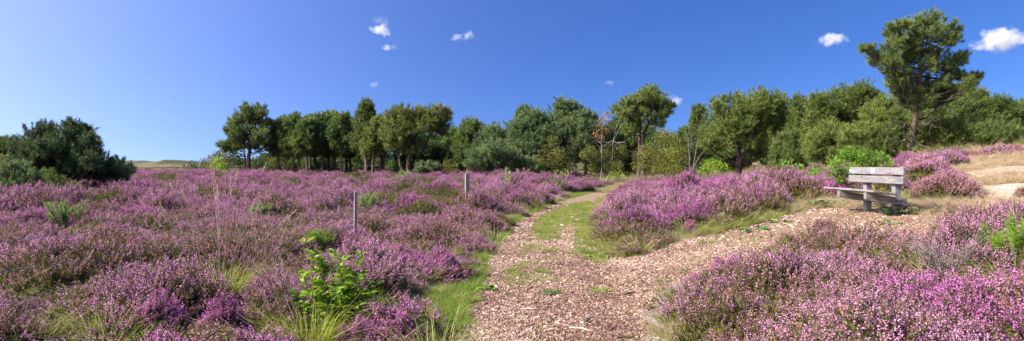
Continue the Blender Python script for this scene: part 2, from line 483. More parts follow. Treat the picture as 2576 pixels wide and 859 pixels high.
for nm, sd, kw, mats in specs:
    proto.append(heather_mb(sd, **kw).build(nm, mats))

rng = np.random.default_rng(5)
cand = []
# jittered rows; spacing grows with distance
y = 3.2
while y < 92:
    sp = float(np.interp(y, [3, 8, 16, 40, 92], [.33, .36, .46, .80, 1.15]))
    xm = .80 * y + 2.5
    xx = np.arange(-xm, xm, sp)
    cand.append(np.stack([xx + rng.uniform(-.45, .45, len(xx)) * sp, y + rng.uniform(-.45, .45, len(xx)) * sp, np.full(len(xx), sp)], 1))
    y += sp * .95
C = np.concatenate(cand); x, yv = C[:, 0], C[:, 1]
px, py = plan(x, yv)
jx = 12 * noise2(x, yv, 1.6, 1)
keep = ~inside(px + jx, py, PATH) & ~inside(px, py, BENCHGRASS) & ~(inside(px + jx, py + jx * .5, SLOPE))
keep &= ~(inside(px + jx, py, LEFTGRASS) & ((noise2(x, yv, 1.1, 4) < np.where(yv > 17, .05, .55)) | (rng.random(len(x)) < .35)))
keep &= ~(inside(px, py, ISLEEDGE) & (rng.random(len(x)) < .5))
keep &= yv < np.interp(px, TREEX, TREEY) + 1.5 * noise2(x, yv, .5, 2)
keep &= ~((np.abs(x - pathx(yv)) < 1.25) & (yv < 8))
keep &= ~((px > 1090) & (px < 1760) & (py > 885))
# bald spots with grass, more of them close by on the left
bald = noise2(x, yv, .75, 7)
keep &= ~((bald > .62) & (px < 1300) & (rng.random(len(x)) < .75))
keep &= ~((px > 480) & (px < 640) & (py > 728) & (py < 860)) & ~((px > 120) & (px < 215) & (py > 560) & (py < 640))
keep &= ~((px > 715) & (px < 985) & (py > 770) & (py < 1040))
keep &= ~inside(px, py, [(2255, 525), (2250, 440), (2400, 418), (2480, 470), (2570, 525)])
keep &= ~((px > 1380) & (py < 640) & (inside(px - 24, py, PATH) | inside(px - 12, py - 3, PATH))) & ~((py < 560) & inside(px + 20, py, PATH))
# things that stand among the heather keep a clear foot
for q in [G(845, 838), (7.35, 13.4, 0), G(545, 752), G(2150, 455)]:
    keep &= (x - q[0]) ** 2 + (yv - q[1]) ** 2 > .3 ** 2
C = C[keep]; x, yv, sp = C.T; px, py = px[keep], py[keep]
n_ = len(C)
g1 = noise2(x, yv, .55, 9); g2 = noise2(x, yv, .28, 12) + .4 * noise2(x, yv, 1.1, 13)
var = rng.integers(0, 3, n_)
var = np.where(g1 > .40, 4, var)
var = np.where((g1 < -.50) | (rng.random(n_) < .10), 3, var)
green = (g2 > .74) & (yv > 9)
for (gx, gy, gr) in [(640, 470, 30), (1080, 470, 35), (930, 480, 30), (1180, 470, 25), (500, 500, 25), (300, 520, 22), (680, 520, 28), (830, 600, 30), (760, 560, 28), (1000, 452, 30), (985, 525, 40), (1120, 515, 60), (760, 478, 30), (880, 455, 40), (1015, 500, 50), (720, 585, 35), (420, 455, 40), (560, 450, 25), (240, 470, 20), (870, 560, 30)]:
    green |= ((px - gx) / gr) ** 2 + ((py - 12 - gy) / (gr * .45)) ** 2 < 1
var = np.where(green, 5, var)
olive = (noise2(x, yv, .8, 17) > .25) & (px < 1150) & (py > 600) | ((crand_o := rng.random(n_)) < .07)
var = np.where(olive & (var != 5), 6, var)
edge = inside(px, py, [(1620, 920), (1700, 690), (1900, 620), (2060, 640), (2120, 780), (2050, 920)]) & (rng.random(n_) < .62)
faint = rng.random(n_); var = np.where((yv > 20) & ((var == 3) | (var == 6)) & (faint < .6), np.where(faint < .3, 1, 4), var); var = np.where((px > 1600) & (py > 600) & (faint < .22) & (var != 6), 3, var); nl_ = (px < 760) & (py > 590); var = np.where(nl_ & (var == 4) & (faint < .8), 2, var); var = np.where(nl_ & (faint > .72) & (var < 5), 3, var)
var = np.where(edge | (inside(px, py, ISLEEDGE) & (rng.random(n_) < .75)), 6, var)
# rounded mounds: every bush belongs to the nearest mound centre and gets lower towards the mound's rim
rm = np.random.default_rng(55); cell = 1.25; gx_, gy_ = np.meshgrid(np.arange(-85, 85, cell), np.arange(0, 96, cell)); gx_ = (gx_ + rm.uniform(-.5, .5, gx_.shape) * cell * .95); gy_ = gy_ + rm.uniform(-.5, .5, gy_.shape) * cell * .95
ci = np.floor((x + 85) / cell + .5).astype(int); cj = np.floor(yv / cell + .5).astype(int); F1 = np.full(n_, 9.); cid = np.zeros(n_, int)
for di in (-1, 0, 1):
    for dj in (-1, 0, 1):
        a_ = np.clip(ci + di, 0, gx_.shape[1] - 1); b_ = np.clip(cj + dj, 0, gx_.shape[0] - 1); dd = np.hypot(x - gx_[b_, a_], yv - gy_[b_, a_])
        cid = np.where(dd < F1, b_ * gx_.shape[1] + a_, cid); F1 = np.minimum(F1, dd)
crand = rm.random(gx_.size)[cid]; crand2 = rm.random(gx_.size)[cid]
dome = np.sqrt(np.maximum(0, 1 - (F1 / (.62 + .22 * crand)) ** 2))
mound = np.clip(dome * (.55 + .65 * crand), 0, 1.2)
var = np.where((var < 3) & (crand2 < .22), 4, np.where((var < 3) & (crand2 > .80), 3, np.where((var < 3) & (crand2 > .5), 2, var)))
var = np.where((yv > 10) & (crand2 > .955) & (px < 1500), 5, var)
s = (sp / .36) ** .62 * np.where((dome <= 0) & (yv < 25), .62, 1.) * (.78 + .30 * mound + .28 * rng.random(n_))
hz_ = (.47 + .86 * mound + .16 * rng.random(n_)) * np.interp(yv, [6, 20, 60], [1.0, 1.05, .95])
hz_ = np.where(var == 5, np.maximum(hz_, .85) * 1.05, hz_)
hz_ = np.where((px < 1250) & (py > 560), hz_ * .72, hz_); hz_ = np.where((px > 1600) & (py > 560), hz_ * .80, hz_)
hz_ = np.where(inside(px, py, ISLEEDGE), hz_ * .75, hz_); near_path = np.abs(x - pathx(yv)) < 1.9
hz_ = np.where(near_path, hz_ * .85, hz_)
hz_ = np.where((px > 1500) & (yv > 18), hz_ * .72, hz_); isl = (px > 1500) & (px < 2000) & (py < 600) & (py > 470); hz_ = np.where(isl, hz_ * 1.15, hz_)
Z = h(x, yv) - .03
rot = np.stack([rng.normal(0, .08, n_), rng.normal(0, .08, n_), rng.random(n_) * 6.283], 1)
SC = np.stack([s, s * rng.uniform(.85, 1.15, n_), hz_ * s ** .35], 1)

# the bushes that show largest are objects of their own, the rest of the carpet one mass
inview = (px > 10) & (px < 2566) & (py - 40 < 859) & (yv > 4)
size = s * SC[:, 2] / yv ** 2 * np.where(inview, 1, 0)
size = np.where((var == 5) | (py > 930), 0, size)
pick = np.argsort(-size)[:270]
regions = [
    ('purple heather bush in the field left of the bark path', 'heather bushes in the near field left of the path', lambda X, Y: X < 700),
    ('purple heather bush on the verge between the wire fence and the path', 'heather bushes beside the left edge of the path', lambda X, Y: (X >= 700) & (X < 1420)),
    ('purple heather bush on the island between the path and the bench track', 'heather bushes between path and bench track', lambda X, Y: (X >= 1420) & (Y < 640) & (X < 2000)),
    ('pink and mauve heather bush on the bank in front of the bench', 'heather bushes on the bank in front of the bench', lambda X, Y: X >= 1420)]
usedp = set(); picked = np.zeros(n_, bool)
for i in pick:
    k = int(var[i])
    if k in usedp: o = proto[k].copy(); COL.objects.link(o)
    else: o = proto[k]; usedp.add(k)
    o.location = (x[i], yv[i], Z[i]); o.rotation_euler = rot[i]; o.scale = SC[i]
    for lab, grp, fn in regions:
        if fn(px[i], py[i]): tag(o, lab, 'heather', grp); break
    picked[i] = True
for k in range(7):                                   # a kind that is not among the nearest still stands somewhere
    if k not in usedp:
        c_ = np.where((var == k) & ~picked & (px > 0) & (px < 2576))[0]
        i = c_[np.argmax((s / yv)[c_])]
        o = proto[k]; o.location = (x[i], yv[i], Z[i]); o.rotation_euler = rot[i]; o.scale = SC[i]; picked[i] = True
        tag(o, {5: 'low yellow green heather bush without flowers, nearest of the green ones', 6: 'dull olive heather bush with few flowers left of the path'}.get(k, 'single heather bush standing among others on the heath'), 'heather')

def scatter(name, pts, rot, scl, var, sources, lab=None):
    """a mass nobody could count: points that carry copies of plants standing in the scene"""
    me = bpy.data.meshes.new(name); me.vertices.add(len(pts)); me.vertices.foreach_set('co', np.asarray(pts, np.float32).ravel())
    for nm, ty, dat, key in (('rot', 'FLOAT_VECTOR', rot, 'vector'), ('scl', 'FLOAT_VECTOR', scl, 'vector'), ('kin', 'INT', var, 'value')):
        a = me.attributes.new(nm, ty, 'POINT'); a.data.foreach_set(key, np.asarray(dat, np.int32 if ty == 'INT' else np.float32).ravel())
    me.update()
    o = bpy.data.objects.new(name, me); COL.objects.link(o)
    t = bpy.data.node_groups.new(name, 'GeometryNodeTree')
    t.interface.new_socket('Geometry', in_out='INPUT', socket_type='NodeSocketGeometry'); t.interface.new_socket('Geometry', in_out='OUTPUT', socket_type='NodeSocketGeometry')
    nd = t.nodes; gi = nd.new('NodeGroupInput'); go = nd.new('NodeGroupOutput')
    iop = nd.new('GeometryNodeInstanceOnPoints'); iop.inputs['Pick Instance'].default_value = True
    jn = nd.new('GeometryNodeJoinGeometry')
    for src in reversed(sources):
        oi = nd.new('GeometryNodeObjectInfo'); oi.inputs['Object'].default_value = src; oi.inputs['As Instance'].default_value = False; oi.transform_space = 'ORIGINAL'
        gt = nd.new('GeometryNodeGeometryToInstance'); t.links.new(oi.outputs['Geometry'], gt.inputs[0]); t.links.new(gt.outputs[0], jn.inputs[0])
    def na(nm, ty):
        a = nd.new('GeometryNodeInputNamedAttribute'); a.data_type = ty; a.inputs['Name'].default_value = nm
        return [s_ for s_ in a.outputs if s_.enabled and s_.name == 'Attribute'][0]
    t.links.new(gi.outputs[0], iop.inputs['Points']); t.links.new(jn.outputs[0], iop.inputs['Instance'])
    t.links.new(na('kin', 'INT'), iop.inputs['Instance Index']); t.links.new(na('rot', 'FLOAT_VECTOR'), iop.inputs['Rotation']); t.links.new(na('scl', 'FLOAT_VECTOR'), iop.inputs['Scale'])
    t.links.new(iop.outputs[0], go.inputs[0])
    md = o.modifiers.new('scatter', 'NODES'); md.node_group = t
    return tag(o, kind='stuff')

r_ = ~picked
scatter('heather', np.stack([x, yv, Z], 1)[r_], rot[r_], SC[r_], var[r_], proto)
HEATH_XY = np.stack([x, yv], 1)
print('heather', n_, int(r_.sum()))

# mounds the eye picks out one by one
def mound_at(label, px_, py_, wpx, toppx, seed, deep=True, faded=.1, n=900, bloom=.92, Y=None, name='heather_mound', mats=None, group=None, lop=.25):
    p = G(px_, py_) if Y is None else at(px_, Y)
    rad = wpx / 2 * p[1] / FOC; hg = max(.2, zpx(toppx, p[1]) - p[2])
    o = heather_mb(seed, rad=rad, hgt=hg, n=n, bloom=bloom, faded=faded, size=float(np.clip(p[1] / 10, .9, 2.2)), lop=lop).build(name, mats or (HD if deep else HM))
    o.location = p - np.array([0, 0, .02]); tag(o, label, 'heather', group); return o
mound_at('broad deep purple heather mound just behind the bench back', 2330, 452, 135, 393, 61, n=1700, faded=.3, deep=False)
mound_at('wide low heather mound right of the bench with faded brownish foot', 2380, 500, 160, 434, 62, n=1900, faded=.45, deep=False)
mound_at('rounded purple heather mound seen under and left of the bench seat', 2115, 498, 130, 452, 63, n=1300)
mound_at('brownish purple heather ridge on the crest of the dry slope', 2440, 398, 110, 378, 64, faded=.7, deep=False, n=1100)
mound_at('dark purple heather bank at the top of the dry sandy slope', 2535, 393, 150, 364, 65, faded=.5, deep=False, n=1500)
mound_at('dark violet heather clump leaning over the left edge of the path', 1112, 700, 100, 626, 66, n=800)
mound_at('tall heather clump with bare brown stems beside the path island', 1730, 525, 150, 440, 67, n=1700, bloom=.75)
mound_at('bright magenta heather mound in the middle of the path island', 1840, 520, 160, 455, 68, n=1800)
mound_at('small dark heather bush at the edge of the bench track', 1735, 590, 45, 556, 69, n=500, faded=.4)
mound_at('heather clump with dark shaded foot in front of the yellow grass tuft', 400, 858, 150, 742, 70, n=800, deep=True)
mound_at('heather clump with brown shaded foot right of the shaded clump', 560, 862, 150, 752, 71, n=800, deep=True)
mound_at('loose heather clump below the bright green cherry sapling', 905, 880, 150, 800, 72, n=500, deep=True)
mound_at('small dark heather clump with upright spikes by the short grass', 1010, 876, 95, 786, 73, n=300, deep=True)
mound_at('dark straggly heather bush standing alone at the front of the bench clearing', 2080, 640, 110, 552, 74, n=700, faded=.75, bloom=.6)
mound_at('small dry brown heather bush at the edge of the white sand', 2572, 500, 40, 470, 75, n=400, faded=.9, deep=False)
mound_at('reddish brown dying heather bush in a dark gap on the bank', 2010, 800, 90, 700, 76, n=450, faded=.95, bloom=.6, deep=False)

# dead grey heather among the flowers
b = MB(); rg = np.random.default_rng(9)
for k in range(26):
    a = rg.random() * 6.28; L = .25 + .25 * rg.random(); d = unit(np.array([math.cos(a) * .7, math.sin(a) * .7, .8]))
    pts = [np.zeros(3)]
    for j in range(4): pts.append(pts[-1] + (d + rg.normal(size=3) * .25) * L / 4)
    b.tube(pts, [.007, .006, .004, .003, .0015], 4)
    for j in (2, 3):
        for q in range(2):
            b.tube([pts[j], pts[j] + (d + rg.normal(size=3) * .6) * .10, pts[j] + (d + rg.normal(size=3) * .5) * .18], [.003, .002, .001], 3)
o = b.build('dead_heather', M['grey_twig']); p = G(2378, 720); o.location = (p[0], p[1], p[2] + .10)
tag(o, 'leafless grey dead heather twigs on the flowering bank', 'dead heather')
# ------------------------------------------------------------------ grasses
M['grass_green'] = leafy('grass_green', [(0., (.065, .14, .015)), (.5, (.145, .27, .028)), (1., (.26, .38, .06))], trans=.45, inst=.3, patch=(1.2, .5, .78, (.34, .36, .10), .45))
M['grass_lime'] = leafy('grass_lime', [(0., (.16, .20, .02)), (.5, (.30, .36, .04)), (1., (.46, .48, .08))], trans=.45, inst=.2)
M['grass_dry'] = leafy('grass_dry', [(0., (.26, .20, .09)), (.5, (.42, .33, .17)), (1., (.56, .46, .28))], trans=.35, inst=.3, gain=2)
M['grass_tan'] = leafy('grass_tan', [(0., (.33, .22, .14)), (.5, (.49, .36, .255)), (1., (.62, .49, .38))], trans=.3, inst=.3, gain=2)
M['grass_straw'] = leafy('grass_straw', [(0., (.22, .23, .04)), (.5, (.36, .36, .09)), (1., (.50, .45, .17))], trans=.4, inst=.3, gain=2)

def blades(b, rng, n, rad, L, w, lean=.5, mat=0, c=(0, 0, 0), seg=3, droop=.5):
    a = rng.random(n) * 6.283; r = rad * np.sqrt(rng.random(n))
    base = np.stack([r * np.cos(a), r * np.sin(a), np.zeros(n)], 1) + np.array(c)
    d0 = np.stack([np.cos(a), np.sin(a), np.zeros(n)], 1) * (lean * (.25 + rng.random(n)))[:, None] + rng.normal(size=(n, 3)) * .12
    d0[:, 2] = 1; d0 = unit(d0)
    Ln = L * (.55 + .6 * rng.random(n)); out = unit(d0 * [1, 1, 0] + rng.normal(size=(n, 3)) * [.1, .1, 0])
    side = unit(np.cross(d0, rng.normal(size=(n, 3)))) * (w / 2)
    pts = []
    for j in range(seg + 1):
        t = j / seg
        pts.append(base + d0 * (Ln * t)[:, None] + (out * droop + np.array([0, 0, -droop * .55])) * (Ln * t * t * .8 * rng.uniform(.4, 1.2, n))[:, None])
    tt = np.clip(rng.normal(.5, .25, n), 0, 1)
    for j in range(seg):
        w0, w1 = 1 - (j / seg) ** 2, 1 - ((j + 1) / seg) ** 2
        if j < seg - 1: b.quads(np.stack([pts[j] - side * w0, pts[j] + side * w0, pts[j + 1] + side * w1, pts[j + 1] - side * w1], 1), mat, tt)
        else: b.tris(np.stack([pts[j] - side * w0, pts[j] + side * w0, pts[j + 1]], 1), mat, tt)
    return pts[-1]

def seedheads(b, rng, n, rad, L, mat, spread=.3, head=.09):
    for k in range(n):
        a = rng.random() * 6.28; d = unit(np.array([math.cos(a) * spread * rng.random(), math.sin(a) * spread * rng.random(), 1.]))
        p = np.array([math.cos(a), math.sin(a), 0]) * rad * rng.random(); ln = L * (.7 + .5 * rng.random())
        bend = np.array([math.cos(a), math.sin(a), -.2]) * .25 * ln * rng.random()
        pts = np.array([p, p + d * ln * .5 + bend * .2, p + d * ln * .85 + bend * .7, p + d * ln + bend])
        b.tube(pts, [.0022, .0018, .0014, .001], 3, mat, rng.random(), cap=False)
        ax = unit(pts[3] - pts[2]); m = 22
        q = pts[3] - ax * (head * rng.random((m, 1)) * 1.2)
        dd = unit(ax + rng.normal(size=(m, 3)) * .45); s_ = unit(np.cross(dd, rng.normal(size=(m, 3)))) * .0028
        b.tris(np.stack([q - s_, q + s_, q + dd * .022], 1), mat, rng.random())

def stand(o, p, label=None, cat=None, group=None, s=1., rz=0.):
    o.location = [float(a) for a in p]; o.scale = (s, s, s); o.rotation_euler = (0, 0, rz); tag(o, label, cat, group); return o

rg = np.random.default_rng(31)
GM = [M['grass_green'], M['grass_dry'], M['grass_lime'], M['grass_straw'], M['grass_tan']]
# lime coloured moor grass with dry stalks
b = MB(); blades(b, rg, 330, .16, .42, .0055, .75, 2, droop=.7); blades(b, rg, 90, .2, .5, .004, .9, 1, droop=.9)
o1 = b.build('moor_grass_tuft', GM); stand(o1, G(556, 757), 'lime green moor grass tuft among heather with pale stalks arching over', 'grass tuft', s=1.45)
b = MB(); seedheads(b, rg, 26, .12, .95, 4, .5)
tag(b.build('seed_stalks', GM, o1))
b = MB(); blades(b, rg, 300, .15, .40, .0055, .6, 2, droop=.5); blades(b, rg, 60, .2, .5, .004, .9, 1, droop=.9)
o2 = b.build('moor_grass_tuft', GM); stand(o2, G(775, 888), 'lime green moor grass tuft in front of the bright green sapling', 'grass tuft', s=1.25)
b = MB(); seedheads(b, rg, 14, .12, .75, 4, .6); b.build('seed_stalks', GM, o2)
b = MB(); blades(b, rg, 90, .12, .3, .005, .7, 2, droop=.6); blades(b, rg, 50, .14, .35, .004, .9, 3, droop=.7)
o3 = b.build('moor_grass_tuft', GM); stand(o3, G(350, 640), 'thin yellowish grass tuft between heather bushes near the wires', 'grass tuft', s=1.2)
o4 = copy_tree(o3); stand(o4, G(700, 640), 'thin yellowish grass tuft under the tall seed stalks', 'grass tuft', s=1.1, rz=2.)
# tall seed stalks standing out of the heather
b = MB(); seedheads(b, rg, 20, .25, 1.05, 4, .35, .12); blades(b, rg, 40, .2, .4, .004, .8, 3, droop=.6)
st = b.build('tall_grass', GM); stand(st, G(545, 690), 'tall dry seed stalks rising out of the heather left of the fence post', 'grass')
st2 = copy_tree(st); stand(st2, G(655, 735), 'tall dry seed stalks leaning beside the lime grass tuft', 'grass', s=.95, rz=1.7)

# small tufts that carry the verge
def tuft(nm, mats, parts, seed):
    r = np.random.default_rng(seed); b = MB()
    for (n, rad, L, w, lean, mat, dr) in parts: blades(b, r, n, rad, L, w, lean, mat, droop=dr)
    return b.build(nm, mats)
tg = tuft('grass_tuft', GM, [(110, .14, .13, .005, .5, 0, .5), (25, .14, .15, .004, .6, 3, .5)], 1)
tl = tuft('grass_tuft', GM, [(45, .16, .07, .005, .7, 0, .5), (55, .16, .06, .005, .7, 3, .5), (40, .16, .06, .005, .6, 2, .5)], 2)
ts = tuft('grass_tuft', GM, [(75, .15, .30, .005, .5, 0, .6), (60, .17, .36, .004, .55, 3, .7), (22, .17, .42, .004, .6, 1, .7)], 3)
td = tuft('dry_grass_tuft', GM, [(90, .16, .26, .0045, .55, 1, .6), (40, .16, .34, .004, .7, 4, .7), (5, .12, .2, .005, .5, 0, .6)], 4)
tt_ = tuft('dry_grass_tuft', GM, [(120, .2, .16, .005, .7, 4, .6), (40, .2, .2, .004, .7, 1, .6)], 5)
stand(tg, G(1390, 742), 'small green plantain like grass tuft in the middle of the bark path', 'grass tuft', s=.8)
stand(tl, G(1500, 733), 'flat bright green grass patch on the bark chips', 'grass tuft', s=1.1)
stand(ts, G(1180, 640), 'knee high yellow green grass tuft at the left edge of the path', 'grass tuft')
stand(td, G(1960, 525), 'straw coloured grass tuft at the left end of the bench clearing', 'grass tuft', s=1.1)
stand(tt_, G(2475, 440), 'tan dry grass tuft on the sandy slope', 'grass tuft', s=1.1)
t6 = tg.copy(); COL.objects.link(t6); stand(t6, G(1778, 616), 'round fresh green grass tuft at the edge of the bench track', 'grass tuft', s=1.0, rz=1.)

def zone_pts(poly, dens, box, rng, dist_pow=1., y0=8., extra=None):
    A = (box[1] - box[0]) * (box[3] - box[2]); n = int(A * dens)
    x = rng.uniform(box[0], box[1], n); y = rng.uniform(box[2], box[3], n)
    k = rng.random(n) < np.minimum(1, (y0 / y) ** dist_pow)
    x, y = x[k], y[k]; px, py = plan(x, y); k = inside(px, py, poly) & (px > -200) & (px < 2776)
    if extra is not None: k &= extra(x, y, px, py)
    return x[k], y[k]

def put(name, x, y, var, s, sources, rng, zs=None):
    n = len(x); s = np.asarray(s) * (.75 + .5 * rng.random(n))
    scatter(name, np.stack([x, y, h(x, y)], 1), np.stack([rng.normal(0, .06, n), rng.normal(0, .06, n), rng.random(n) * 6.28], 1),
            np.stack([s, s, s * (zs if zs is not None else 1.)], 1), var, sources)

rg = np.random.default_rng(77)
GX, GY, GV, GS = [], [], [], []
def addg(x, y, v, s):
    GX.append(x); GY.append(y); GV.append(np.broadcast_to(v, len(x))); GS.append(np.broadcast_to(s, len(x)))
src = [tg, tl, ts, td, tt_]
# verge left of the path
x, y = zone_pts(LEFTGRASS, 75, (-3.2, 12, 5, 62), rg, .5)
px, py = plan(x, y); d = np.abs(x - pathx(y))
v = np.where(d < 1.5, rg.choice([0, 0, 1], len(x)), rg.choice([0, 0, 2, 2, 2, 3], len(x)))
v = np.where((py > 680) & (px > 930), rg.choice([0, 0, 0, 0, 0, 1, 1, 2], len(x), p=[.13] * 6 + [.17, .05]), v)
addg(x, y, v, np.where(v == 2, .62, .85))
# foot of the island and its shaded side
x, y = zone_pts(ISLEEDGE, 40, (.5, 7, 7, 20), rg, .5); addg(x, y, rg.choice([2, 2, 3, 0, 0], len(x)), .62)
x, y = zone_pts([(1500, 540), (1512, 505), (1545, 490), (1568, 476), (1590, 470), (1600, 480), (1580, 495), (1545, 515), (1530, 545)], 60, (2, 12, 15, 60), rg, .6, 14); addg(x, y, rg.choice([2, 3, 0], len(x)), .75)
# grassy strips on the path
STRIP = [[(1340, 582), (1345, 560), (1378, 535), (1425, 518), (1478, 508), (1500, 512), (1475, 535), (1440, 560), (1405, 584), (1380, 600), (1345, 600)],
         [(1440, 640), (1446, 600), (1452, 560), (1470, 530), (1512, 510), (1512, 530), (1502, 560), (1504, 600), (1516, 640), (1550, 655), (1500, 668)],
         [(1275, 720), (1305, 640), (1340, 590), (1405, 590), (1400, 640), (1375, 720), (1350, 780), (1290, 780)]]
for k_, (S_, dn) in enumerate(zip(STRIP, (130, 130, 110))):
    x, y = zone_pts([(200, 430), (2500, 430), (2500, 720), (200, 720)], dn, (-.5, 4.5, 7, 30), rg, .5, 14, extra=lambda x, y, px, py: inside(px + (14 * noise2(x, y, 3.2, 6) + rg.normal(0, 7, len(x))) * 12 / y, py + rg.normal(0, 4, len(x)) * 12 / y, S_) & (noise2(x, y, 2.2, 11) > -.55 + .45 * (k_ == 2)))
    addg(x, y, np.where(rg.random(len(x)) < .93, 1, 0), (.62, .66, .70)[k_])
# weeds scattered over the chips
x, y = zone_pts(PATH, 30, (-1.5, 12, 5, 40), rg, .6, extra=lambda x, y, px, py: (noise2(x, y, 1.3, 3) > .1)); addg(x, y, 1, .38)
x, y = zone_pts([(1560, 900), (1700, 640), (1800, 620), (1720, 790), (1700, 900)], 14, (0, 5, 5, 12), rg, .3); addg(x, y, rg.choice([0, 1, 1], len(x)), .5)
x, y = zone_pts([(1640, 900), (1690, 790), (1730, 770), (1760, 900)], 40, (.8, 3.5, 5, 9), rg, .3); addg(x, y, rg.choice([0, 2, 3], len(x)), .8)
x, y = zone_pts(PATH, 90, (2, 12, 27, 60), rg, .7, 27, extra=lambda x, y, px, py: (py < 486) & (noise2(x, y, .9, 5) > -.25 - (476 - py) * .05)); addg(x, y, rg.choice([1, 0, 2, 3], len(x)), .7)
# bench clearing and slope
x, y = zone_pts(BENCHGRASS, 34, (4, 22, 9, 20), rg, .3, extra=lambda x, y, px, py: ~inside(px, py, SAND)); px, py = plan(x, y); addg(x, y, rg.choice([3, 3, 4], len(x)), np.where(px > 2290, .72, .8))
x, y = zone_pts(SLOPE, 30, (8, 32, 11, 38), rg, .6, 14, extra=lambda x, y, px, py: ~inside(px, py, SAND) & (noise2(x, y, .9, 5) > -.15)); addg(x, y, np.where(rg.random(len(x)) < .75, 4, 3), .95)
# in among the heather
allp = [(-300, 440), (2900, 440), (2900, 1100), (-300, 1100)]
x, y = zone_pts(allp, 2.2, (-16, 12, 4.5, 22), rg, .5, extra=lambda x, y, px, py: ~inside(px, py, PATH) & (noise2(x, y, .75, 7) > .30) & ~inside(px, py, SLOPE)); addg(x, y, rg.choice([2, 2, 3, 0], len(x)), 1.15)
x, y = zone_pts(allp, .8, (-16, 12, 4.5, 30), rg, .5, extra=lambda x, y, px, py: ~inside(px, py, PATH) & ~inside(px, py, SLOPE)); addg(x, y, rg.choice([2, 2, 3], len(x)), 1.3)
# forest floor under the far trees
n = 5000; x = rg.uniform(-60, 70, n); y = rg.uniform(28, 88, n); px, py = plan(x, y)
k = (y > np.interp(px, TREEX, TREEY) - 2) & (px > 330); x, y = x[k], y[k]; addg(x, y, rg.choice([3, 2, 3, 4], len(x)), 2.2)
GX, GY, GV, GS = [np.concatenate(a) for a in (GX, GY, GV, GS)]
put('grass', GX, GY, GV, GS, src, rg); print('grass', len(GX))

# ------------------------------------------------------------------ bark chips
M['chip'] = leafy('bark_chip', [(0., (.10, .055, .042)), (.3, (.26, .15, .11)), (.6, (.41, .28, .22)), (.85, (.53, .42, .355)), (1., (.64, .56, .50))], trans=0., inst=0., rough=.85, gain=2)
def chips(n, box, rng, sc=1.):
    x = rng.uniform(box[0], box[1], n); y = box[2] + (box[3] - box[2]) * rng.random(n) ** 1.7
    px, py = plan(x, y); j = 12 * noise2(x, y, 2.5, 3)
    k = inside(px + j, py, PATH)
    dens = np.where(np.abs(x - pathx(y)) < .22, .55, 1.) * np.where(noise2(x, y, 1.3, 3) > .35, .5, 1.)
    sandy = inside(px, py, [(1590, 900), (1640, 770), (1700, 700), (1760, 690), (1700, 900)])
    dens = np.where(sandy, dens * .28, dens)
    dens = np.where(inside(px, py, STRIP[2]) & (noise2(x, y, 2.2, 11) > -.1), .5, dens)
    for S_ in STRIP[:2]: dens = np.where(inside(px, py, S_), .12, dens)
    k &= rng.random(n) < dens
    x, y = x[k], y[k]; n = len(x)
    a = rng.random(n) * 6.283
    far = np.clip(y / 8, 1, 2.2)
    L = (.0045 + .017 * rng.random(n) ** 3) * far * sc; W = np.minimum(L * rng.uniform(.15, .6, n), .011 * far); T = .002 + .004 * rng.random(n)
    c = np.stack([x, y, h(x, y) + .016 + .010 * rng.random(n)], 1)
    d = np.stack([np.cos(a), np.sin(a), rng.normal(0, .2, n)], 1); e = np.stack([-np.sin(a) + rng.normal(0, .35, n), np.cos(a) + rng.normal(0, .35, n), rng.normal(0, .2, n)], 1)
    u = np.array([0, 0, 1.])
    l_, w_, t_ = d * L[:, None], e * W[:, None], u * T[:, None]
    q = rng.uniform(.5, 1, (n, 1))
    top = [c - l_ - w_ + t_, c + l_ * q - w_ + t_, c + l_ + w_ * q + t_, c - l_ * q + w_ + t_]
    bot = [p - u * .02 for p in top]
    tint = np.clip(rng.beta(1.6, 1.8, n) + .16 * noise2(x, y, 1.6, 8) - .16 * np.exp(-((x - pathx(y) - .55) / .35) ** 2) * (y < 12), 0, 1)
    b = MB(); b.quads(np.stack(top, 1), 0, tint)
    for i in range(4):
        j2 = (i + 1) % 4
        b.quads(np.stack([bot[i], bot[j2], top[j2], top[i]], 1), 0, np.clip(tint - .1, 0, 1))
    return b
rg = np.random.default_rng(3)
b = chips(170000, (-1.6, 3.6, 5.2, 14), rg); b2 = chips(50000, (-.5, 9, 7, 26), rg, 1.15)
for f, m, t in b2.f: b.f.append((f + b.n, m, t))
b.v += b2.v; b.n += b2.n
tag(b.build('bark_chips', M['chip']), kind='stuff')

# loose sticks
M['stick'] = solid('weathered_stick', [(.3, (.07, .055, .045)), (.7, (.21, .17, .14))], 25, .85, bump=.4)
M['stick_pale'] = solid('pale_stick', [(.3, (.38, .28, .2)), (.7, (.58, .47, .38))], 25, .85, bump=.4)
for px_, py_, L, a, m_, lab in [(1597, 812, .20, .5, 'stick', 'dark stick lying on the sandy right edge of the path'), (1660, 780, .24, .15, 'stick', 'long grey stick on the grey sand below the heather bank'),
                          (1462, 836, .24, -.5, 'stick_pale', 'curved pale split branch lying on the bark chips'), (1478, 812, .12, 1.3, 'stick', 'short dark stick pointing up the path on the chips'),
                          (1585, 745, .22, .7, 'stick', 'thin grey twig across the start of the bench track'), (1330, 786, .18, .1, 'stick_pale', 'pale flat stick on the left track of the path'),
                          (1688, 815, .1, 1.1, 'stick', 'short dark stump of wood on the sand by the heather'), (1575, 858, .2, .35, 'stick', 'dark forked stick at the near end of the path')]:
    p = G(px_, py_); r = np.random.default_rng(int(px_)); d = np.array([math.cos(a), math.sin(a), 0]); e = np.array([-math.sin(a), math.cos(a), 0])
    b = MB(); b.tube([p - d * L / 2 + [0, 0, .028], p + e * .012 + [0, 0, .034], p + d * L * .3 - e * .01 + [0, 0, .031], p + d * L / 2 + [0, 0, .026]], [.010, .012, .010, .006], 6, knob=.5, rng=r)
    tag(b.build('stick', M[m_], loc=p), lab, 'stick')
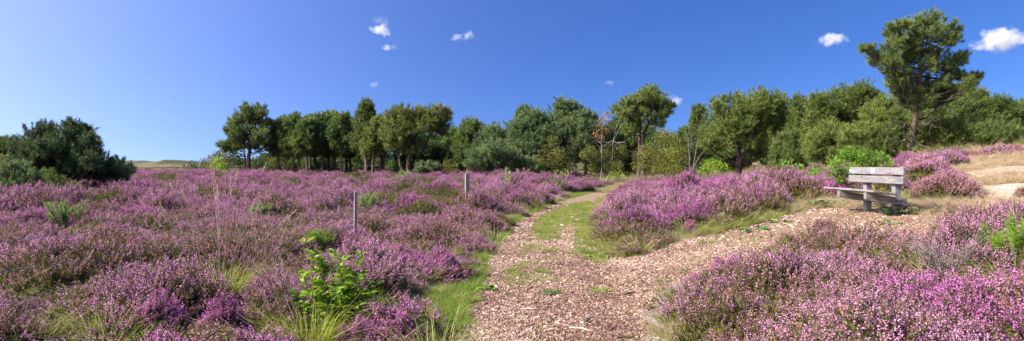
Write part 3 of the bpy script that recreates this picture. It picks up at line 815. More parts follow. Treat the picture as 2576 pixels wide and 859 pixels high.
# ------------------------------------------------------------------ pines
ND = lambda nm, st, **k: leafy(nm, [(p_, tuple(min(.6, c_ * 2.2) for c_ in q_)) for p_, q_ in st], trans=.33, inst=.10, rough=.5, spec=.3, **k)
M['pine_mid'] = ND('pine_mid', [(0., (.028, .043, .013)), (.5, (.062, .085, .023)), (1., (.118, .140, .037))])
M['pine_dark'] = ND('pine_dark', [(0., (.024, .042, .013)), (.5, (.055, .084, .024)), (1., (.104, .135, .038))])
M['pine_backlit'] = ND('pine_backlit', [(0., (.013, .024, .010)), (.5, (.030, .049, .020)), (1., (.060, .082, .032))])  # darker copy for the left pine, its backlit shade put into the colour
M['pine_blue'] = ND('pine_blue', [(0., (.030, .050, .022)), (.5, (.068, .098, .040)), (1., (.128, .162, .070))])
M['pine_light'] = ND('pine_light', [(0., (.034, .049, .012)), (.5, (.074, .097, .023)), (1., (.132, .154, .038))])
M['pine_olive'] = ND('pine_olive', [(0., (.038, .050, .014)), (.5, (.085, .100, .026)), (1., (.152, .160, .044))])
M['bark_pine'] = solid('pine_bark', [(.3, (.050, .034, .027)), (.55, (.105, .075, .06)), (.75, (.20, .155, .13))], 14, .95, bump=.7, stretch=(1, 1, .35))
M['bark_red'] = solid('scots_bark', [(.3, (.10, .05, .03)), (.7, (.24, .13, .08))], 14, .95, bump=.6, stretch=(1, 1, .4))
M['bark_birch'] = solid('birch_bark', [(.36, (.06, .05, .045)), (.46, (.26, .24, .215)), (.8, (.38, .355, .33))], 11, .8, bump=.2, stretch=(.5, .5, 2.))
M['bark_grey'] = solid('grey_bark', [(.3, (.09, .075, .065)), (.7, (.20, .17, .15))], 18, .9, bump=.4)
LV = lambda nm, st, **k: leafy(nm, [(p_, tuple(min(.7, c_ * 1.5) for c_ in q_)) for p_, q_ in st], trans=.40, inst=.12, rough=.45, spec=.35, **k)
M['leaf_olive'] = LV('leaf_olive', [(0., (.045, .055, .012)), (.5, (.10, .112, .022)), (.85, (.16, .158, .034)), (1., (.24, .20, .035))])
M['leaf_yellow'] = LV('leaf_yellow', [(0., (.055, .065, .012)), (.5, (.12, .13, .022)), (1., (.23, .205, .035))])
M['leaf_lime'] = LV('leaf_lime', [(0., (.10, .17, .012)), (.5, (.20, .31, .02)), (1., (.34, .44, .04))])
M['leaf_brown'] = LV('leaf_brown', [(0., (.06, .052, .018)), (.5, (.125, .105, .035)), (1., (.20, .16, .05))])
M['leaf_orange'] = LV('leaf_orange', [(0., (.20, .09, .02)), (.5, (.36, .17, .03)), (1., (.48, .28, .05))])
M['leaf_dark'] = LV('leaf_dark', [(0., (.022, .034, .012)), (.5, (.050, .068, .02)), (1., (.095, .115, .03))])
M['leaf_green'] = LV('leaf_green', [(0., (.045, .09, .012)), (.5, (.11, .20, .02)), (1., (.22, .33, .03))])

def needles(b, P, A, nn, L, w, rng, mat=0, tint=.5):
    n = len(P)
    base = P[:, None] + A[:, None] * (rng.random((n, nn, 1)) * L * .9)
    d = unit(A[:, None] * .75 + rng.normal(size=(n, nn, 3)) * .62)
    ln = L * (.7 + .5 * rng.random((n, nn, 1)))
    s = unit(np.cross(d, rng.normal(size=(n, nn, 3)))) * (w / 2)
    T = np.stack([base - s, base + s, base + d * ln], 2).reshape(-1, 3, 3)
    b.tris(T, mat, np.clip(np.repeat(np.broadcast_to(tint, n), nn) + rng.normal(0, .12, n * nn), 0, 1))

def cards(b, P, A, L, w, rng, mat=0, tint=.5):
    """pointed leaves folded along the midrib"""
    n = len(P); s = unit(np.cross(A, rng.normal(size=(n, 3)))); nrm = np.cross(s, A)
    L = L * (.7 + .5 * rng.random((n, 1))); w = w * (.7 + .5 * rng.random((n, 1)))
    m = P + A * L * .45 - nrm * w * .15; tip = P + A * L - nrm * L * .12
    b.quads(np.stack([P, m + s * w * .5 + nrm * w * .2, tip, m], 1), mat, tint)
    b.quads(np.stack([P, m, tip, m - s * w * .5 + nrm * w * .2], 1), mat, tint)

def crown_mb(lobes, rng, dens, tuftL, needle, nn, flat=.75, up=.55, mat=0, sub=5, fill=.35, shoots=4, tight=1.):
    """foliage tufts on the shells of many small clumps; every clump has its own tone"""
    b = MB()
    for (cx, cy, cz, r) in lobes:
        c0 = np.array([cx, cy, cz]); k = sub
        ds = rdir(rng, k); ds[:, 2] = ds[:, 2] * .8 + .12
        subs = [(c0 + d * r * [.66, .66, .66 * flat], r * (.46 + .26 * rng.random()) * tight) for d in ds] + [(c0, r * .8 * tight ** 2)]
        tone = np.clip(rng.normal(.5, .10), .2, .8)
        for c, q in subs:
            n = max(4, int(dens * q * q * .62)); d = rdir(rng, n); d[:, 2] = np.where(d[:, 2] < -.3, -d[:, 2] * .5, d[:, 2])
            P = c + d * (q * (fill + (1 - fill) * np.sqrt(rng.random((n, 1))))) * [1, 1, flat]
            A = unit(d * [1, 1, .7] + np.array([0, 0, up]) + rng.normal(size=(n, 3)) * .25)
            needles(b, P - A * tuftL * .4, A, nn, tuftL, needle, rng, mat, np.clip(tone + rng.normal(0, .16, n), 0, 1))
        nt_ = int(9 + 5 * min(2., r / (tuftL * 3)))                         # twigs fanning out of the clump, tufted along their outer half
        td_ = rdir(rng, nt_); td_[:, 2] = td_[:, 2] * .7 + .15; td_ = unit(td_); tl_ = r * rng.uniform(.75, 1.32, nt_); kt = max(3, int(r / (tuftL * .42)))
        u_ = (.42 + .58 * (np.arange(kt) + rng.random((nt_, kt))) / kt)
        P = c0 + td_[:, None] * (tl_[:, None] * u_)[..., None] * [1, 1, flat] + np.array([0, 0, 1.]) * (tl_[:, None] * u_ ** 2 * .18)[..., None] + rng.normal(size=(nt_, kt, 3)) * r * .055
        A = np.repeat(unit(td_ + np.array([0, 0, up * .8]))[:, None], kt, 1) + rng.normal(size=(nt_, kt, 3)) * .25
        needles(b, P.reshape(-1, 3), unit(A.reshape(-1, 3)), nn, tuftL, needle, rng, mat, np.clip(np.repeat(tone + rng.normal(0, .15, nt_), kt) + rng.normal(0, .08, nt_ * kt), 0, 1))
        ns = max(3, int(shoots * (1 + r / tuftL * .5))); d = rdir(rng, ns); d[:, 2] = np.abs(d[:, 2]) * .9 + .1; d = unit(d)        # young shoots that stand out of the clump
        S0 = c0 + d * r * .85; ax = unit(d * [.8, .8, .3] + np.array([0, 0, .8]) + rng.normal(size=(ns, 3)) * .2); ln = np.minimum(r * (.35 + .35 * rng.random((ns, 1))), tuftL * 3.)
        for t_ in (.25, .55, .85, 1.1):
            needles(b, S0 + ax * ln * t_, ax, max(6, nn - 2), tuftL * .85, needle, rng, mat, np.clip(tone + .06 + rng.normal(0, .12, ns), 0, 1))
    return b

def leaf_crown(lobes, rng, dens, L, w, flat=.9, sub=5, mats=(0,), fill=.3):
    b = MB()
    for (cx, cy, cz, r) in lobes:
        c0 = np.array([cx, cy, cz]); ds = rdir(rng, sub); ds[:, 2] = np.abs(ds[:, 2]) - .25
        subs = [(c0 + d * r * [.6, .6, .6 * flat], r * (.40 + .25 * rng.random())) for d in ds] + [(c0, r * .6)]
        mt = mats[rng.integers(len(mats))]; tone = np.clip(rng.normal(.5, .14), .15, .85)
        for c, q in subs:
            n = max(5, int(dens * q * q)); d = rdir(rng, n)
            P = c + d * (q * (fill + (1 - fill) * np.sqrt(rng.random((n, 1))))) * [1, 1, flat]
            A = unit(d + rng.normal(size=(n, 3)) * .7 + np.array([0, 0, -.15]))
            cards(b, P, A, L, w, rng, mt, np.clip(tone + rng.normal(0, .2, n), 0, 1))
    return b

def limb(b, p0, p1, r0, r1, rng, sag=.12, wob=.05, n=6, sides=6):
    p0 = np.asarray(p0, float); p1 = np.asarray(p1, float); L = np.linalg.norm(p1 - p0); t = np.linspace(0, 1, n)[:, None]
    pts = p0 + (p1 - p0) * t + np.array([0, 0, -1]) * (np.sin(t * math.pi) * L * sag) + rng.normal(size=(n, 3)) * wob * L * np.sin(t * math.pi)
    b.tube(pts, np.linspace(r0, r1, n), sides)
    return pts

def trunk_at(pts, z):
    zz = pts[:, 2]; return np.array([np.interp(z, zz, pts[:, i]) for i in range(3)])

def tree(name, label, cat, base, lobes, trunks, seed, fol, bark, leaf=None, group=None, dens=70, tuftL=.22, needle=.022, nn=12, flat=.95, up=.6, sub=6, limbs=1., limb_r=.05, cones=False, fill=.35, tight=1., shoots=6, dead=7):
    """lobes (x,y,z,r) and trunks [(points, radii)] in world space; the thing stands at base"""
    rng = np.random.default_rng(seed); base = np.asarray(base, float)
    e = empty(name, base); tag(e, label, cat, group)
    b = MB(); main = None
    for pts, rad in trunks:
        pts = np.asarray(pts, float) - base; t = np.linspace(0, 1, 14); k = np.linspace(0, 1, len(pts))
        P = np.stack([np.interp(t, k, pts[:, i]) for i in range(3)], 1)
        P[1:-1] = .25 * P[:-2] + .5 * P[1:-1] + .25 * P[2:]
        P[1:] += rng.normal(size=(13, 3)) * rad[0] * .22
        rr = np.interp(t, [0, .06, .12, 1], [rad[0] * 1.35, rad[0] * 1.08, rad[0], rad[1]])
        b.tube(P, rr, 9, knob=.25, rng=rng)
        if main is None: main = [P]
        else: main.append(P)
    for (cx, cy, cz, r) in lobes:
        if rng.random() > limbs: continue
        c = np.array([cx, cy, cz]) - base
        P = min(main, key=lambda q: np.min(np.linalg.norm(q - c, axis=1)))
        dist = np.linalg.norm(c[:2] - trunk_at(P, c[2])[:2]); z = np.clip(c[2] - dist * (.25 + .3 * rng.random()), P[1, 2], P[-1, 2])
        s = trunk_at(P, z); r0 = min(limb_r, .02 + .02 * dist)
        q = limb(b, s, c + rng.normal(size=3) * r * .15, r0, r0 * .25, rng)
        for k in range(3):
            i = rng.integers(3, 6); limb(b, q[i], c + rdir(rng, 1)[0] * r * [.8, .8, .5], r0 * .4, r0 * .12, rng, 0, .06, 4, 4)
    zb = min(l[2] - l[3] for l in lobes) - base[2]                        # dry snags below the crown
    for k in range(dead):
        P = main[rng.integers(len(main))]; z = rng.uniform(.25, 1.05) * max(zb, .3 * P[-1, 2]); a = rng.random() * 6.283; L = rng.uniform(.5, 1.3); s = trunk_at(P, z)
        q = limb(b, s, s + [math.cos(a) * L, math.sin(a) * L, rng.uniform(-.25, .25)], .028, .008, rng, .1, .08, 5, 4)
        limb(b, q[2], q[2] + rng.normal(size=3) * .35, .012, .005, rng, 0, .08, 4, 3)
    b.build('trunk', bark, e)
    L0 = [(x - base[0], y - base[1], z - base[2], r) for x, y, z, r in lobes]
    if leaf: cb = leaf_crown(L0, rng, leaf['dens'], leaf['L'], leaf['w'], flat, sub, leaf.get('mats', (0,)), fill)
    else: cb = crown_mb(L0, rng, dens * 1.25, tuftL, needle, nn, flat, up, sub=sub, fill=fill, tight=tight, shoots=shoots)
    cb.build('crown', fol, e)
    return e

def pl(lst, Y, conv, depth, rng, grow=1.2):
    """clump list traced on the plan -> clumps in space around the stem's distance, spread in depth"""
    out = []
    for q in lst:
        X, Yy, r = conv(*q); rr = r * Y / FOC * grow
        yo = rng.uniform(-1, 1) * depth * (q[3] if len(q) > 3 else 1)
        YY = Y + yo; k = YY / Y                                   # keep size and bearing true at the clump's own distance
        out.append(((X - CX) / FOC * YY, YY, zpx(Yy, YY), rr * k))
    return out

def gen_pine(px_, top, Y, wpx, cb, prof, seed, nl=26, lean=0., low=0.):
    nl = int(nl * 1.25)
    """clumps and stem of a free standing pine given by its outline"""
    rng = np.random.default_rng(seed); p = at(px_, Y); zt = zpx(top, Y); H = zt - p[2]; W = wpx * Y / FOC
    lobes = []
    for i in range(nl):
        t = (i + .5) / nl
        q = {'cone': (1 - t) ** .6 * .95 + .16, 'round': math.sqrt(max(0, 1 - (2 * t - .85) ** 2 / 1.4)), 'flat': .45 + .6 * math.sin(math.pi * min(1, t * 1.02 + .05)), 'top': .35 + .65 * math.sin(math.pi * (t * .72 + .22))}[prof]
        r = W * (.225 if prof != 'flat' else .19) * rng.uniform(.7, 1.2) * (1 - .30 * t)
        R_ = max(0, W / 2 * q - r * .7) * math.sqrt(rng.uniform(.1, 1.15)); a = i * 2.4 + rng.normal() * .5
        z = p[2] + H * (cb + (1 - cb) * t) - r * .75 * t + r * .3 * (1 - t)
        lobes.append((p[0] + R_ * math.cos(a) + lean * H * (cb + (1 - cb) * t), p[1] + R_ * math.sin(a), z, r))
    st = [(p + [0, 0, -.1], ), ]
    n = 7; tt = np.linspace(0, 1, n)
    pts = np.stack([p[0] + lean * H * tt + rng.normal(size=n) * .012 * H * (tt > 0), p[1] + rng.normal(size=n) * .012 * H * (tt > 0), p[2] - .1 + (H * .96 + .1) * tt], 1)
    return p, lobes, [(pts, (max(.05, .020 * H + .03), .02))], H

def std_pine(label, px_, top, Y, wpx, cb, prof, seed, mat='pine_mid', bark='bark_pine', group=None, nl=26, lean=0., k=1., dens=80, name='pine_tree', cat='pine', **kw):
    p, lobes, tr, H = gen_pine(px_, top, Y, wpx * (1.32 if cb < .12 else 1.12), cb, prof, seed, nl, lean)
    f = float(np.clip(Y / 55, .5, 1.3))
    return tree(name, label, cat, p, lobes, tr, seed, M[mat], M[bark], group=group, dens=dens / f ** 1.6 * k, tuftL=.26 * f ** .7, needle=.036 * f, nn=11, **kw)

rg = np.random.default_rng(101)
# --- big dark bushy pine at the left
cv = lambda x, y, r, *_: (x * .2655, 281.7 + y * .2655, r * .2655)
L1 = [(420, 170, 50), (670, 130, 35), (700, 170, 50), (820, 185, 45), (330, 240, 70), (450, 260, 80), (560, 250, 80), (660, 240, 80), (760, 270, 80), (860, 290, 60), (905, 335, 35), (240, 310, 60), (300, 350, 90), (420, 370, 100), (560, 370, 100), (700, 380, 110),
      (820, 390, 80), (905, 425, 40), (210, 420, 80), (330, 470, 100), (470, 480, 80), (760, 500, 90), (880, 510, 80), (970, 500, 60), (860, 590, 90), (960, 600, 90), (1020, 620, 60), (280, 580, 90), (380, 600, 60), (170, 500, 70), (720, 560, 60), (180, 380, 50), (480, 330, 80), (620, 320, 80), (640, 470, 60), (560, 580, 75), (480, 560, 70), (640, 560, 80), (700, 640, 50), (430, 660, 60), (560, 470, 70)]
Y = 27.; p = at(165, Y)
P0 = lambda x, y, Y_: np.array([(x * .2655 - CX) / FOC * Y_, Y_, zpx(281.7 + y * .2655, Y_)])
tr = [([p + [0, 0, -.1], P0(620, 690, 27), P0(560, 520, 27), P0(520, 380, 27)], (.13, .04)), ([p + [.05, 0, -.1], P0(660, 660, 27), P0(740, 560, 26.9), P0(760, 420, 26.9), P0(700, 250, 26.9)], (.10, .03)),
      ([p + [0, .1, -.1], P0(560, 700, 27.2), P0(420, 560, 27.3), P0(330, 430, 27.4)], (.09, .03))]
tree('pine_tree', 'wide dark bushy pine with many low stems standing in the heather', 'pine', p, pl(L1, Y, cv, 1.3, rg, 1.2), tr, 1, M['pine_backlit'], M['bark_pine'], dens=330, tuftL=.15, needle=.020, nn=13, sub=6, limb_r=.045)
L1b = [(100, 570, 60), (220, 600, 70), (60, 640, 80), (170, 680, 80), (290, 690, 70), (360, 630, 50), (40, 730, 60), (230, 740, 50), (20, 600, 60), (130, 740, 50), (-60, 660, 80)]
tree('pine_bush', 'low grey green pine bush in front of the wide dark pine', 'pine bush', at(40, 25.2), pl(L1b, 25.2, cv, .6, rg), [([at(40, 25.2) - [0, 0, .1], P0(160, 680, 25.2), P0(200, 600, 25.2)], (.06, .02)), ([at(40, 25.2) - [0, 0, .1], P0(80, 680, 25.2), P0(60, 600, 25.3)], (.05, .02))], 2, M['pine_blue'], M['bark_pine'], dens=330, tuftL=.14, needle=.018, nn=13)
L1c = [(1110, 500, 45), (1080, 560, 70), (1175, 580, 60), (1100, 630, 60), (1215, 570, 40), (1040, 590, 50), (1160, 650, 40)]
tree('pine_bush', 'small pine bush at the open end of the wide dark pine', 'pine bush', at(293, 28), pl(L1c, 28, cv, .5, rg), [([at(293, 28) - [0, 0, .1], P0(1100, 640, 28), P0(1110, 500, 28)], (.05, .02))], 3, M['pine_blue'], M['bark_pine'], dens=330, tuftL=.14, needle=.018, nn=13)
L1d = [(500, 650, 50), (540, 690, 40), (560, 730, 50), (640, 730, 40), (510, 750, 30)]
tree('pine_bush', 'small pale green pine sprout below the dark pine branches', 'pine bush', at(147, 24.6), pl(L1d, 24.6, cv, .3, rg), [([at(147, 24.6) - [0, 0, .1], P0(530, 720, 24.6), P0(510, 640, 24.6)], (.035, .012))], 4, M['pine_light'], M['bark_pine'], dens=300, tuftL=.13, needle=.016, nn=12)
p = at(8, 33); tree('birch_shrub', 'yellow green leafy tree cut by the picture edge behind the dark pine', 'tree', p, pl([(10, 395, 14), (-8, 410, 18), (20, 415, 14), (2, 430, 18), (22, 440, 12), (-20, 390, 14)], 33, lambda x, y, r, *_: (x, y, r), .5, rg), [([p - [0, 0, .1], (p[0], 33, zpx(395, 33))], (.06, .02))], 5, M['leaf_yellow'], M['bark_grey'], leaf=dict(dens=420, L=.10, w=.06))
std_pine('dark pine top showing above the yellow green tree', 15, 352, 40, 75, .3, 'round', 6, 'pine_dark')

# --- lone tall pine left of the grove
cv2 = lambda x, y, r, *_: (429.3 + x * .2655, 281.7 - 26.8 + y * .2655, r * .2655)
L2 = [(720, 95, 45), (840, 100, 40), (780, 140, 50), (680, 150, 45), (870, 140, 35), (640, 210, 50), (740, 210, 60), (830, 200, 50), (600, 210, 35), (900, 235, 35), (930, 215, 20), (580, 290, 45), (545, 300, 25), (660, 290, 60), (740, 300, 50), (840, 280, 45), (620, 350, 50), (700, 370, 45), (850, 330, 45), (900, 300, 25), (590, 420, 45), (540, 450, 35), (490, 430, 28), (650, 450, 50), (700, 440, 45), (560, 480, 40), (840, 400, 55), (900, 410, 45), (810, 450, 40), (950, 400, 30), (640, 410, 40)]
Y = 66.; p = at(624, Y)
Q = lambda x, y, Y_: np.array([(429.3 + x * .2655 - CX) / FOC * Y_, Y_, zpx(254.9 + y * .2655, Y_)])
tree('pine_tree', 'tall lone pine with bare lower trunk left of the grove', 'pine', p, pl(L2, Y, cv2, .9, rg), [([p - [0, 0, .1], Q(745, 500, Y), Q(755, 350, Y), Q(765, 150, Y)], (.21, .05)), ([p + [-.45, .6, -.1], Q(705, 520, Y + .6), Q(690, 420, Y + .6)], (.11, .05))], 11, M['pine_mid'], M['bark_pine'], dens=75, tuftL=.30, needle=.042, nn=11, limb_r=.07)

# --- grove of slender pines
gx = [700, 716, 738, 753, 770, 781, 793, 812, 826, 841, 858, 872, 880]; gt = [302, 297, 291, 308, 300, 295, 292, 291, 299, 286, 290, 297, 306]; gw = [50, 50, 54, 46, 60, 50, 56, 56, 50, 62, 56, 52, 50]
gy = [67, 71, 66, 72, 65, 70, 68, 66, 72, 67, 65, 71, 69]
proto_g = [std_pine('slender pine with a bare trunk in the grove right of the lone pine', gx[i], gt[i], gy[i], gw[i], [.34, .40, .30][i % 3], 'top', 200 + i, ['pine_mid', 'pine_dark', 'pine_mid'][i % 3], group='slender pines of the grove', nl=20, lean=[.02, -.03, .01, .04][i % 4]) for i in range(6)]
for i in range(6, 13):
    src_ = proto_g[i % 6]; j = i % 6; c = copy_tree(src_); p = at(gx[i], gy[i]); c.location = p
    sz = (zpx(gt[i], gy[i]) - p[2]) / (zpx(gt[j], gy[j]) - at(gx[j], gy[j])[2]); c.scale = (gw[i] / gw[j] * gy[i] / gy[j],) * 2 + (sz,); c.rotation_euler = (0, 0, 1.3 + i)
# --- taller pine with leaning neighbour
std_pine('taller pine rising above the right end of the slender grove', 921, 258, 64, 66, .33, 'cone', 31, 'pine_mid', nl=26, k=1.2)
std_pine('pine with leaning trunk beside the taller pine of the grove', 934, 300, 62, 60, .42, 'top', 32, 'pine_olive', lean=.10, nl=20)
std_pine('dark stout pine between the leaning trunk and the broad pine', 957, 296, 66, 62, .40, 'round', 33, 'pine_mid', nl=22)
# --- broad many stemmed pine
cv3 = lambda x, y, r, *_: (858.7 + x * .2655, 241.5 + y * .2655, r * .2655)
Q3 = lambda x, y, Y_: np.array([(858.7 + x * .2655 - CX) / FOC * Y_, Y_, zpx(241.5 + y * .2655, Y_)])
L3 = [(560, 175, 60), (490, 220, 55), (640, 195, 60), (740, 170, 42), (710, 240, 75), (820, 200, 55), (910, 145, 40), (1010, 165, 28), (1000, 210, 30), (935, 220, 60), (860, 270, 85), (960, 290, 65), (560, 280, 85), (470, 320, 75), (650, 330, 85), (760, 330, 75), (880, 340, 75), (530, 400, 85), (430, 400, 55), (620, 430, 75), (970, 360, 35), (680, 540, 55), (720, 470, 55), (570, 500, 65), (490, 490, 55), (620, 250, 60)]
Y = 60.; p = at(1022, Y)
tree('pine_tree', 'broad spreading pine with several leaning trunks in the middle of the treeline', 'pine', p, pl(L3, Y, cv3, 1.3, rg), [([p - [0, 0, .1], Q3(560, 640, Y), Q3(525, 540, Y), Q3(540, 400, Y), Q3(580, 250, Y)], (.17, .05)), ([p + [.25, -.2, -.1], Q3(632, 620, Y - .2), Q3(650, 520, Y - .2), Q3(690, 380, Y - .2), Q3(830, 260, Y - .2)], (.20, .05)), ([p + [.4, .3, -.1], Q3(700, 640, Y + .3), Q3(785, 510, Y + .3), Q3(820, 400, Y + .3), Q3(930, 250, Y + .3)], (.13, .05))], 35, M['pine_olive'], M['bark_pine'], dens=85, tuftL=.28, needle=.040, nn=11, limb_r=.08)
# pines behind and to the right
for a in [('dark pine filling the gap behind the broad spreading pine', 1070, 345, 68, 120, .05, 'round', 41, 'pine_dark'), ('dark pine with pointed top right of the broad spreading pine', 1190, 305, 66, 90, .15, 'round', 42, 'pine_mid'),
          ('low dark pine in the dip right of the broad spreading pine', 1140, 328, 70, 70, .1, 'round', 43, 'pine_dark'), ('bluish pine below the treeline dip behind the blue pine bush', 1240, 322, 64, 90, .1, 'round', 44, 'pine_blue'),
          ('small dark pine crown poking out above the scots pines', 1320, 272, 70, 62, .25, 'round', 45, 'pine_dark')]:
    std_pine(*a)
for a in [('scots pine with layered branches at the near end of the middle group', 1338, 284, 60, 130, .22, 'flat', 46, 'pine_blue'), ('tallest scots pine in the middle group with pointed top', 1424, 256, 61, 120, .2, 'flat', 47, 'pine_blue'),
          ('scots pine with horizontal branch tiers beside the orange birch', 1472, 283, 60, 105, .3, 'flat', 48, 'pine_blue')]:
    std_pine(*a, bark='bark_red', nl=34)
std_pine('blue green scots pine filling between the two tallest of the middle group', 1380, 295, 64, 110, .1, 'flat', 49, 'pine_blue', bark='bark_red')
# maritime pine right of the birch
cv4 = lambda x, y, r, *_: (1288 + x * .2967, 214.7 + y * .2967, r * .2967)
Q4 = lambda x, y, Y_: np.array([(1288 + x * .2967 - CX) / FOC * Y_, Y_, zpx(214.7 + y * .2967, Y_)])
L4 = [(1185, 75, 45), (1120, 110, 45), (1250, 130, 45), (1190, 140, 60), (1060, 130, 30), (1000, 170, 45), (950, 170, 30), (950, 240, 50), (1060, 210, 70), (1150, 210, 70), (1240, 220, 55), (1320, 200, 35), (1345, 190, 22), (1310, 250, 35), (1280, 290, 40), (1000, 300, 55), (1080, 290, 50), (1180, 290, 40), (1240, 340, 40), (1040, 360, 45), (890, 220, 30), (1000, 400, 40)]
Y = 56.; p = at(1617, Y)
tree('pine_tree', 'tall round topped pine with forked trunk right of the orange birch', 'pine', p, pl(L4, Y, cv4, 1.0, rg), [([p - [0, 0, .1], Q4(1110, 600, Y), Q4(1112, 430, Y), Q4(1150, 330, Y), Q4(1190, 220, Y), Q4(1200, 120, Y)], (.19, .05)), ([p + [-.3, .3, -.1], Q4(1085, 500, Y + .3), Q4(1085, 380, Y + .3), Q4(1110, 280, Y + .3), Q4(1060, 180, Y + .3)], (.15, .04))], 51, M['pine_light'], M['bark_pine'], dens=80, tuftL=.29, needle=.038, nn=12, limb_r=.07)
std_pine('dark green pine behind the birch trunks', 1560, 300, 62, 90, .1, 'round', 52, 'pine_dark')
std_pine('dark pine far back in the gap right of the round topped pine', 1722, 325, 60, 40, .1, 'round', 53, 'pine_dark')
std_pine('narrow pine behind the bare thin trunks', 1757, 268, 50, 62, .25, 'cone', 54, 'pine_mid', nl=24)
# big round pine
cv5 = lambda x, y, r, *_: (1677 + x * .2967, 214.7 + y * .2967, r * .2967)
Q5 = lambda x, y, Y_: np.array([(1677 + x * .2967 - CX) / FOC * Y_, Y_, zpx(214.7 + y * .2967, Y_)])
L5 = [(450, 170, 50), (590, 145, 55), (690, 190, 80), (790, 120, 55), (870, 170, 75), (955, 160, 50), (1000, 240, 60), (640, 270, 95), (780, 250, 105), (900, 290, 95), (490, 270, 80), (400, 340, 70), (520, 380, 85), (650, 380, 75), (1020, 340, 55), (950, 390, 85), (350, 430, 55), (380, 500, 75), (470, 510, 75), (800, 410, 85), (880, 490, 75), (980, 490, 65), (760, 600, 55), (900, 560, 60), (700, 500, 60), (560, 480, 60), (430, 220, 45), (340, 520, 40)]
Y = 43.; p = at(1852, Y)
tree('pine_tree', 'big rounded light green pine with dark twisted trunk over the bright shrub', 'pine', p, pl(L5, Y, cv5, 1.3, rg), [([p - [0, 0, .1], Q5(600, 620, Y), Q5(610, 540, Y), Q5(670, 470, Y), Q5(720, 330, Y), Q5(780, 180, Y)], (.17, .04)), ([p + [.15, .2, -.1], Q5(640, 620, Y + .2), Q5(690, 500, Y + .2), Q5(560, 380, Y + .2), Q5(500, 270, Y + .2)], (.13, .04)), ([p + [.1, -.1, -.1], Q5(620, 640, Y - .2), Q5(760, 450, Y - .3), Q5(900, 330, Y - .3)], (.11, .03))], 55, M['pine_light'], M['bark_pine'], dens=140, tuftL=.22, needle=.030, nn=12, limb_r=.07)
for a in [('pointed pine just right of the big rounded pine', 2012, 246, 41, 70, .05, 'cone', 61, 'pine_mid'), ('bushy pine of the dense stand, second from the big rounded pine', 2062, 240, 39, 80, .02, 'cone', 62, 'pine_light'),
          ('taller bushy pine in the middle of the dense stand', 2118, 224, 40, 92, .02, 'round', 63, 'pine_light'), ('highest rounded pine of the dense stand left of the giant pine', 2172, 216, 40, 96, .02, 'round', 64, 'pine_mid'),
          ('pine with open needles directly left of the giant pine', 2222, 250, 37, 90, .02, 'round', 65, 'pine_light'), ('low light pine in front of the dense stand', 2090, 315, 36, 90, .02, 'round', 66, 'pine_light'),
          ('low pine at the foot of the dense stand near the cherry shrub', 2170, 320, 34.5, 100, .02, 'round', 67, 'pine_light'), ('small pine at the corner of the big rounded pine and dense stand', 1988, 335, 40, 70, .02, 'round', 68, 'pine_mid'),
          ('pine crown under the right arm of the giant pine', 2412, 224, 38, 100, .05, 'round', 69, 'pine_mid'), ('pointed pine right of the giant pine', 2462, 232, 38, 74, .02, 'cone', 70, 'pine_light'),
          ('rounded pine second from the picture edge behind the dry slope', 2508, 250, 37, 84, .02, 'round', 71, 'pine_mid'), ('pine at the far edge of the treeline behind the dry slope', 2562, 262, 38, 86, .02, 'cone', 72, 'pine_mid'),
          ('broad low pine behind the giant pine trunk', 2340, 285, 39, 120, .02, 'round', 73, 'pine_mid'), ('low pine with spreading needles right of the giant pine trunk', 2390, 310, 34, 120, .02, 'round', 74, 'pine_light'),
          ('low pine left of the giant pine trunk', 2250, 318, 34, 90, .02, 'round', 75, 'pine_mid'), ('low dark pine above the purple bank on the slope', 2485, 315, 33, 110, .02, 'round', 76, 'pine_mid')]:
    std_pine(*a, dens=95)
# giant pine
cv6 = lambda x, y, r, *_: (1932 + x * .4, y * .5 * .999, r * .47)
cv6 = lambda x, y, r, *_: (1932 + x * .5, y * .49 + 5, r * .5)
Q6 = lambda x, y, Y_: np.array([(1932 + x * .5 - CX) / FOC * Y_, Y_, zpx(y * .5, Y_)])
L6 = [(810, 105, 45), (745, 145, 50), (870, 145, 50), (640, 140, 30), (620, 175, 32), (690, 130, 25), (925, 165, 35), (700, 205, 55), (800, 195, 65), (890, 220, 45), (940, 200, 25), (645, 230, 42), (705, 270, 55), (590, 285, 45), (525, 270, 32), (485, 250, 18), (545, 320, 35), (620, 330, 55), (690, 340, 55), (765, 285, 60), (850, 290, 52), (980, 290, 25), (945, 320, 40), (880, 350, 45), (800, 345, 40), (640, 390, 50), (700, 405, 42), (930, 385, 35), (970, 400, 32), (1030, 410, 30), (1050, 400, 20),
      (650, 440, 48), (755, 450, 60), (830, 480, 60), (720, 495, 55), (665, 475, 40), (870, 440, 45), (1000, 445, 38), (790, 530, 50), (860, 530, 45), (930, 470, 40), (690, 540, 35), (880, 590, 30), (640, 590, 28)]
Y = 33.; p = at(2288, Y)
e = tree('pine_tree', 'giant pine with broad open crown towering over the stand behind the bench', 'pine', p, pl(L6, Y, cv6, .8, rg, .90), [([p - [0, 0, .1], Q6(712, 745, Y), Q6(735, 640, Y), Q6(742, 540, Y), Q6(765, 410, Y), Q6(768, 280, Y), Q6(790, 130, Y)], (.17, .03))], 81, M['pine_mid'], M['bark_pine'], dens=260, tuftL=.20, needle=.021, nn=15, limb_r=.08, sub=7, fill=.45, tight=.80, shoots=9)
b = MB(); r = np.random.default_rng(5)
for s_, e_ in [((735, 640), (620, 610)), ((738, 610), (870, 640)), ((742, 560), (650, 520)), ((725, 700), (800, 740)), ((740, 590), (840, 560)), ((722, 715), (600, 700))]:
    q = limb(b, Q6(*s_, Y) - p, Q6(*e_, Y - .6) - p, .045, .012, r, .04, .06)
    for k in range(3): limb(b, q[3 + k % 3], q[5] + r.normal(size=3) * .4, .015, .004, r, 0, .08, 4, 4)
b.build('dead_branch', M['bark_pine'], e)

